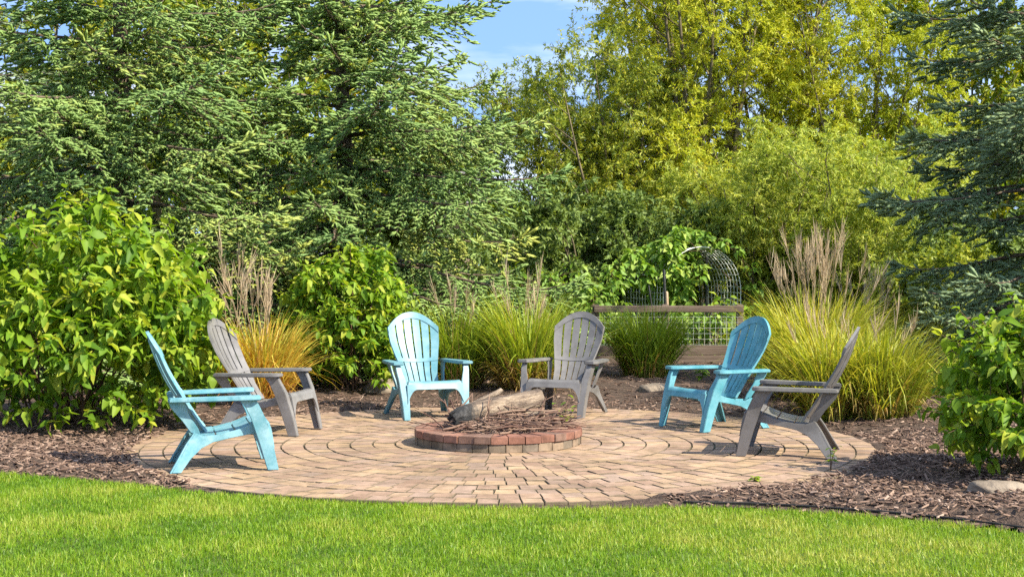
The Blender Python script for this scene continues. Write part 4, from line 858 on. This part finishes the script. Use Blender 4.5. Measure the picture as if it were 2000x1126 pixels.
    hi = P_[:, 2] > zvis; A, B, N = basis(D_, r.uniform(0, 6.28, len(P_)))
    b = Bag(); T, F = shoot_template(nn, seed); k = ~hi; b.inst(T, F, P_[k], A[k], B[k], N[k], L_[k], None, None, T_[k])
    T, F = shoot_template(2, seed); b.inst(T, F, P_[hi], A[hi], B[hi], N[hi], L_[hi] * 1.3, L_[hi] * 1.5, L_[hi] * 1.5, T_[hi])
    tag(b.obj('crown', M[mat], root, True), kind='stuff'); tb.obj('trunk', M['bark'], root, True); tag(bb.obj('branch', M['bark'], root, True), kind='stuff')
    print('SPRUCE', name, len(P_), 'shoots', int(k.sum()))
    return root
def at_d(px, d): return (CAM_X + (px - 1000) * d / F_PX, CAM_Y + d)
spruce('spruce_tree', 'broad pale green spruce with its bare trunk showing, behind the big leafy shrub', at_d(235, 17.0), 9.2, 2.75, 201, 'spruce', z0=.45, zvis=5.2)
spruce('spruce_tree', 'green spruce with branches reaching into the blue sky gap', at_d(672, 18.2), 7.5, 2.95, 202, 'spruce', z0=.45, zvis=5.6, asym=(.12, -.05), taper=.75)
spruce('spruce_tree', 'shaded blue-green spruce with long low branches beside the willows', at_d(2090, 16.0), 10.0, 2.45, 203, 'blue_spruce', z0=.80, zvis=5.2, shoot=.145, nn=10, whorl=.38, gap=.08, droop=.8, seg=.085, asym=(-.06, 0))
spruce('spruce_tree', 'dark bluish spruce at the far side of the pale green spruce', at_d(-70, 20.0), 9.0, 2.3, 204, 'blue_spruce', z0=.8, zvis=5.6, dens=.52, nn=3, whorl=.46)

# ------------------------------------------------------------------ deciduous trees
WT = np.array([[0, -.06, 0], [.45, -.5, .05], [1, 0, -.12], [.45, .5, .05], [0, .06, 0]]); WF = np.array([[0, 1, 2, 4], [4, 2, 3, 3]])
WT3 = np.array([[0, -.12, 0], [.42, .62, .06], [1, -.05, -.12]]); WF3 = np.array([[0, 2, 1]])
WT4 = np.array([[0, 0, 0], [.45, -.5, .04], [1, 0, -.15], [.45, .5, .04]]); WF4 = np.array([[0, 1, 2, 3]])
def tree(name, label, at, height, spread, seed, mat, nstem=6, lean=.35, leaf=(.10, .022), ntw=22, zmin=.6, zmax=7.5, br=(8, 5, 4), droop=.35, group=None, bark='willow_bark', tl=(.2, .8), stem_r=.05, first=.22, lift=.75, cat='tree', twl=(.25, .55)):
    r = np.random.default_rng(seed); root = thing(name, (at[0], at[1], -.05), label=label, cat=cat, group=group); tb, bb = Bag(), Bag(); tw0, tw1, twt = [], [], []
    for s in range(nstem):
        a = 6.283 * s / nstem + r.normal(0, .4); ln = abs(r.normal(lean, .12)); b0 = np.array([math.cos(a), math.sin(a), 0]) * r.uniform(.02, .05 + .04 * nstem ** .5); top = b0 + np.array([math.cos(a) * ln * height * .6 * spread, math.sin(a) * ln * height * .6 * spread, height * r.uniform(.78, 1.0)])
        pts = bez([b0, b0 + (top - b0) * np.array([.22, .22, .33]) + r.normal(0, .06, 3), b0 + (top - b0) * np.array([.6, .6, .68]) + r.normal(0, .1, 3), top], 14); rad = np.linspace(stem_r * r.uniform(.7, 1.1), .008, 14); tb.tube(pts, rad, 6, cap=False)
        stint = r.uniform(-.1, .1)
        for q in range(br[0]):
            t = first + (1 - first) * (q + r.uniform(.1, .9)) / br[0]; i = t * 13; k = int(min(i, 12)); p = pts[k] + (pts[k + 1] - pts[k]) * (i - k); az = r.uniform(0, 6.28); L1 = height * .30 * spread * (1.15 - .65 * t) * r.uniform(.7, 1.2)
            d = norm(np.array([math.cos(az) + .5 * math.cos(a), math.sin(az) + .5 * math.sin(a), lift * r.uniform(.6, 1.3)])); mid = p + d * L1 * .5 + r.normal(0, .05, 3); end = p + d * L1 + np.array([0, 0, .12 * L1]); p1 = bez([p, mid, end], 7); bb.tube(p1, np.linspace(rad[k] * .5, .005, 7), 5, cap=False)
            ct = r.normal(0, .10)
            for q2 in range(br[1]):
                t2 = .25 + .75 * (q2 + r.uniform(.2, 1)) / br[1]; i2 = min(t2, .999) * 6; k2 = int(i2); pp = p1[k2] + (p1[k2 + 1] - p1[k2]) * (i2 - k2); d2 = norm(d * .6 + r.normal(0, .62, 3) + np.array([0, 0, .15])); L2 = L1 * .42 * r.uniform(.6, 1.2); e2 = pp + d2 * L2
                bb.tube(np.stack([pp, (pp + e2) / 2 + r.normal(0, .02, 3), e2]), [.005, .004, .002], 3, cap=False)
                for q3 in range(br[2]):
                    p3 = pp + (e2 - pp) * r.uniform(.2, 1); d3 = norm(d2 * .5 + r.normal(0, .7, 3) + np.array([0, 0, .1])); tw0.append(p3); tw1.append(d3 * r.uniform(*twl)); twt.append(stint + ct)
    tw0, tw1, twt = np.array(tw0), np.array(tw1), np.array(twt); n = len(tw0); t = r.uniform(0, 1, (n, ntw)); P_ = (tw0[:, None] + tw1[:, None] * t[..., None] + np.array([0, 0, -droop * .35]) * (t ** 2)[..., None]).reshape(-1, 3)
    D_ = (np.repeat(norm(tw1), ntw, 0) * .55 + r.normal(0, .55, P_.shape) + np.array([0, 0, -droop])); tint = np.clip(np.repeat(twt, ntw) + r.uniform(*tl, len(P_)), 0, 1); keep = (P_[:, 2] > zmin) & (P_[:, 2] < zmax + r.normal(0, .4, len(P_)))
    wx = P_[:, 0] + at[0]; wy = P_[:, 1] + at[1]
    P_, D_, tint = P_[keep], D_[keep], tint[keep]; A, B, N = basis(D_, r.normal(0, .8, len(P_))); L = leaf[0] * r.uniform(.65, 1.25, len(P_)); W = leaf[1] * r.uniform(.8, 1.2, len(P_))
    b = Bag(); b.inst(WT3, WF3, P_, A, B, N, L, W, L, tint); tag(b.obj('crown', M[mat], root), kind='stuff'); tb.obj('trunk', M[bark], root, True); tag(bb.obj('branch', M[bark], root, True), kind='stuff')
    print('TREE', name, len(P_)); return root
WG = 'willows beyond the garden'
tree('willow_tree', 'lower olive willow thicket leaning out beside the spruce tips', at_d(1190, 25), 4.9, .85, 301, 'willow_olive', 8, .42, (.085, .027), 40, .5, br=(10, 5, 4), droop=.22, twl=(.3, .65), group=WG, tl=(.1, .95))
tree('willow_tree', 'rounded olive-yellow willow between the spruce tips and the gold willow', at_d(1100, 26), 4.3, .95, 313, 'willow_olive', 9, .40, (.085, .027), 40, .5, br=(10, 5, 4), droop=.22, twl=(.3, .65), group=WG, tl=(.25, 1.0))
tree('willow_tree', 'tall yellow willow with many bare dark stems behind the garden arch', at_d(1375, 25.5), 8.8, .62, 302, 'willow_yellow', 10, .34, (.085, .027), 42, .9, br=(12, 5, 4), droop=.22, twl=(.3, .65), group=WG, tl=(.15, .9), stem_r=.08)
tree('willow_tree', 'bright yellow willow with the densest gold crown', at_d(1520, 26.5), 8.2, .68, 303, 'willow_yellow', 9, .34, (.085, .027), 42, .9, br=(12, 5, 4), droop=.22, twl=(.3, .65), group=WG, tl=(.3, 1.0), stem_r=.07)
tree('willow_tree', 'yellow-green willow half hidden by the blue-green spruce', at_d(1690, 25.5), 7.0, .74, 304, 'willow_yellow', 9, .38, (.085, .027), 42, .5, br=(10, 5, 4), droop=.22, twl=(.3, .65), group=WG, tl=(.1, .8))
tree('willow_tree', 'low pale feathery willow in front of the gold willows', at_d(1480, 22.5), 3.0, 1.30, 305, 'willow_pale', 9, .45, (.085, .022), 42, .3, br=(8, 4, 5), group=WG, tl=(.2, 1.0), stem_r=.03)
tree('willow_tree', 'low pale willow under the blue-green spruce branches', at_d(1690, 22), 3.0, 1.25, 306, 'willow_pale', 8, .45, (.085, .022), 40, .2, br=(8, 4, 5), group=WG, tl=(.1, .9), stem_r=.03)
tree('tall_tree', 'tall dark green tree with drooping leaves behind the gold willow', at_d(1275, 33), 10.5, .40, 307, 'dark_leaf', 4, .20, (.15, .05), 40, 2.5, 9.8, br=(10, 5, 4), droop=.7, tl=(.1, .9), stem_r=.09, group=None)
tree('bush', 'dark shaded bush beneath the olive willow', at_d(1130, 22.5), 2.3, 1.3, 308, 'dark_leaf', 8, .45, (.09, .05), 36, .2, br=(6, 4, 4), group='dark bushes under the trees', tl=(.2, 1), stem_r=.025, cat='bush')
tree('bush', 'dark shaded bush behind the garden arch', at_d(1290, 23.0), 2.2, 1.3, 309, 'dark_leaf', 8, .45, (.09, .05), 36, .2, br=(6, 4, 4), group='dark bushes under the trees', tl=(.2, 1), stem_r=.025, cat='bush')
tree('bush', 'dark bush behind the sheaf of tan plumes', at_d(1610, 22.5), 1.8, 1.3, 310, 'willow_olive', 7, .45, (.085, .04), 34, .2, br=(6, 4, 4), group='dark bushes under the trees', tl=(.0, .7), stem_r=.025, cat='bush')
tree('bush', 'yellow-green bush at the back of the grass patch', at_d(1815, 19.0), 1.5, 1.2, 311, 'willow_olive', 7, .45, (.08, .04), 34, .1, br=(6, 4, 4), group='bushes at the back of the grass patch', tl=(.1, .7), stem_r=.02, cat='bush')
tree('bush', 'dark green bush at the back of the grass patch by the blue-green spruce', at_d(1960, 20.0), 2.0, 1.3, 312, 'dark_leaf', 7, .45, (.085, .045), 34, .1, br=(6, 4, 4), group='bushes at the back of the grass patch', tl=(.2, 1), stem_r=.02, cat='bush')
BGp = 'leafy trees behind the spruces'
for k, (px, d, h, sp_, lab, mt) in enumerate([(60, 26, 7.5, .8, 'yellow-green tree behind the dark bluish spruce', 'back_leaf'), (330, 27, 8.0, .8, 'yellow-green tree between the two spruces', 'back_leaf'), (520, 25, 6.5, .85, 'gold-tinged tree glimpsed behind the spruce branches', 'back_leaf'), (770, 28, 4.4, .8, 'small green tree behind the spruce by the sky gap', 'willow_olive'), (1900, 27, 7.5, .8, 'yellow-green tree behind the blue-green spruce', 'back_leaf'), (2150, 26, 7.5, .8, 'green tree beyond the blue-green spruce', 'back_leaf')]):
    tree('leafy_tree', lab, at_d(px, d), h, sp_, 320 + k, mt, 5, .30, (.14, .085), 30, .5, 8.5, br=(10, 4, 4), group=BGp, tl=(.05, .95), stem_r=.07)
for k, (px, d, lab) in enumerate([(420, 19.5, 'low green undergrowth bush beneath the pale green spruce'), (120, 19, 'low green undergrowth bush behind the big leafy shrub'), (560, 19.8, 'low yellowish undergrowth bush behind the golden grass'), (860, 21.5, 'low dark undergrowth bush beneath the reaching spruce')]):
    tree('bush', lab, at_d(px, d), 1.6, 1.3, 340 + k, 'back_leaf' if k != 3 else 'dark_leaf', 7, .45, (.09, .05), 26, .1, br=(6, 4, 4), group='undergrowth bushes beneath the spruces', tl=(.0, .8), stem_r=.02, cat='bush')

# far wood closing the horizon
b = Bag(); r = np.random.default_rng(400); n = 22000; x = r.uniform(-30, 34, n); y = r.uniform(46, 60, n); top = 7.0 + 1.3 * fbm(x, y * 0, .35, 5) - 2.6 * np.exp(-((x - 1.0) / 4.5) ** 2); z = top * r.uniform(0, 1, n) ** .7
A, B, N = basis(r.normal(0, 1, (n, 3))); b.inst(WT4, WF4, np.stack([x, y, z], 1), A, B, N, r.uniform(.5, 1.0, n), r.uniform(.3, .6, n), .5, np.clip(.4 + .3 * fbm(x, z, .8, 9) + r.normal(0, .15, n), 0, 1))
tag(b.obj('far_woods', M['back_leaf']), 'far wood reading as one green mass beyond the trees', 'woods', kind='stuff')

# house glimpsed between trunks
hs = thing('house', (-4.3, 32.0, -.05), label='pink brick house with a grey roof glimpsed through the spruces', cat='house')
board('wall', (-3.0, -.0, 0), (3.0, 7.0, 2.9), M['brick_house'], hs, .01)
b = Bag(); b.add([(-3.4, -.5, 2.85), (3.4, -.5, 2.85), (3.4, 3.5, 4.4), (-3.4, 3.5, 4.4), (-3.4, 7.5, 2.85), (3.4, 7.5, 2.85), (-3.4, -.5, 2.70), (3.4, -.5, 2.70), (3.4, 7.5, 2.7), (-3.4, 7.5, 2.7)], [np.array([[0, 1, 2, 3], [3, 2, 5, 4], [6, 7, 1, 0], [9, 8, 7, 6], [4, 5, 8, 9]]), np.array([[1, 7, 8, 5, 2], [0, 3, 4, 9, 6]])]); b.obj('roof', M['house_roof'], hs)
for x in (-1.8, .2, 2.1):
    w = board('window', (x - .65, -.04, .95), (x + .65, -.004, 2.25), M['house_trim'], hs); board('pane', (x - .57, -.055, 1.03), (x - .03, -.042, 2.17), M['glass'], w, .002); board('pane', (x + .03, -.055, 1.03), (x + .57, -.042, 2.17), M['glass'], w, .002)
print('TRIS', sum(len(m.loops) - 2 * len(m.polygons) for m in bpy.data.meshes), 'OBJECTS', len(bpy.data.objects))
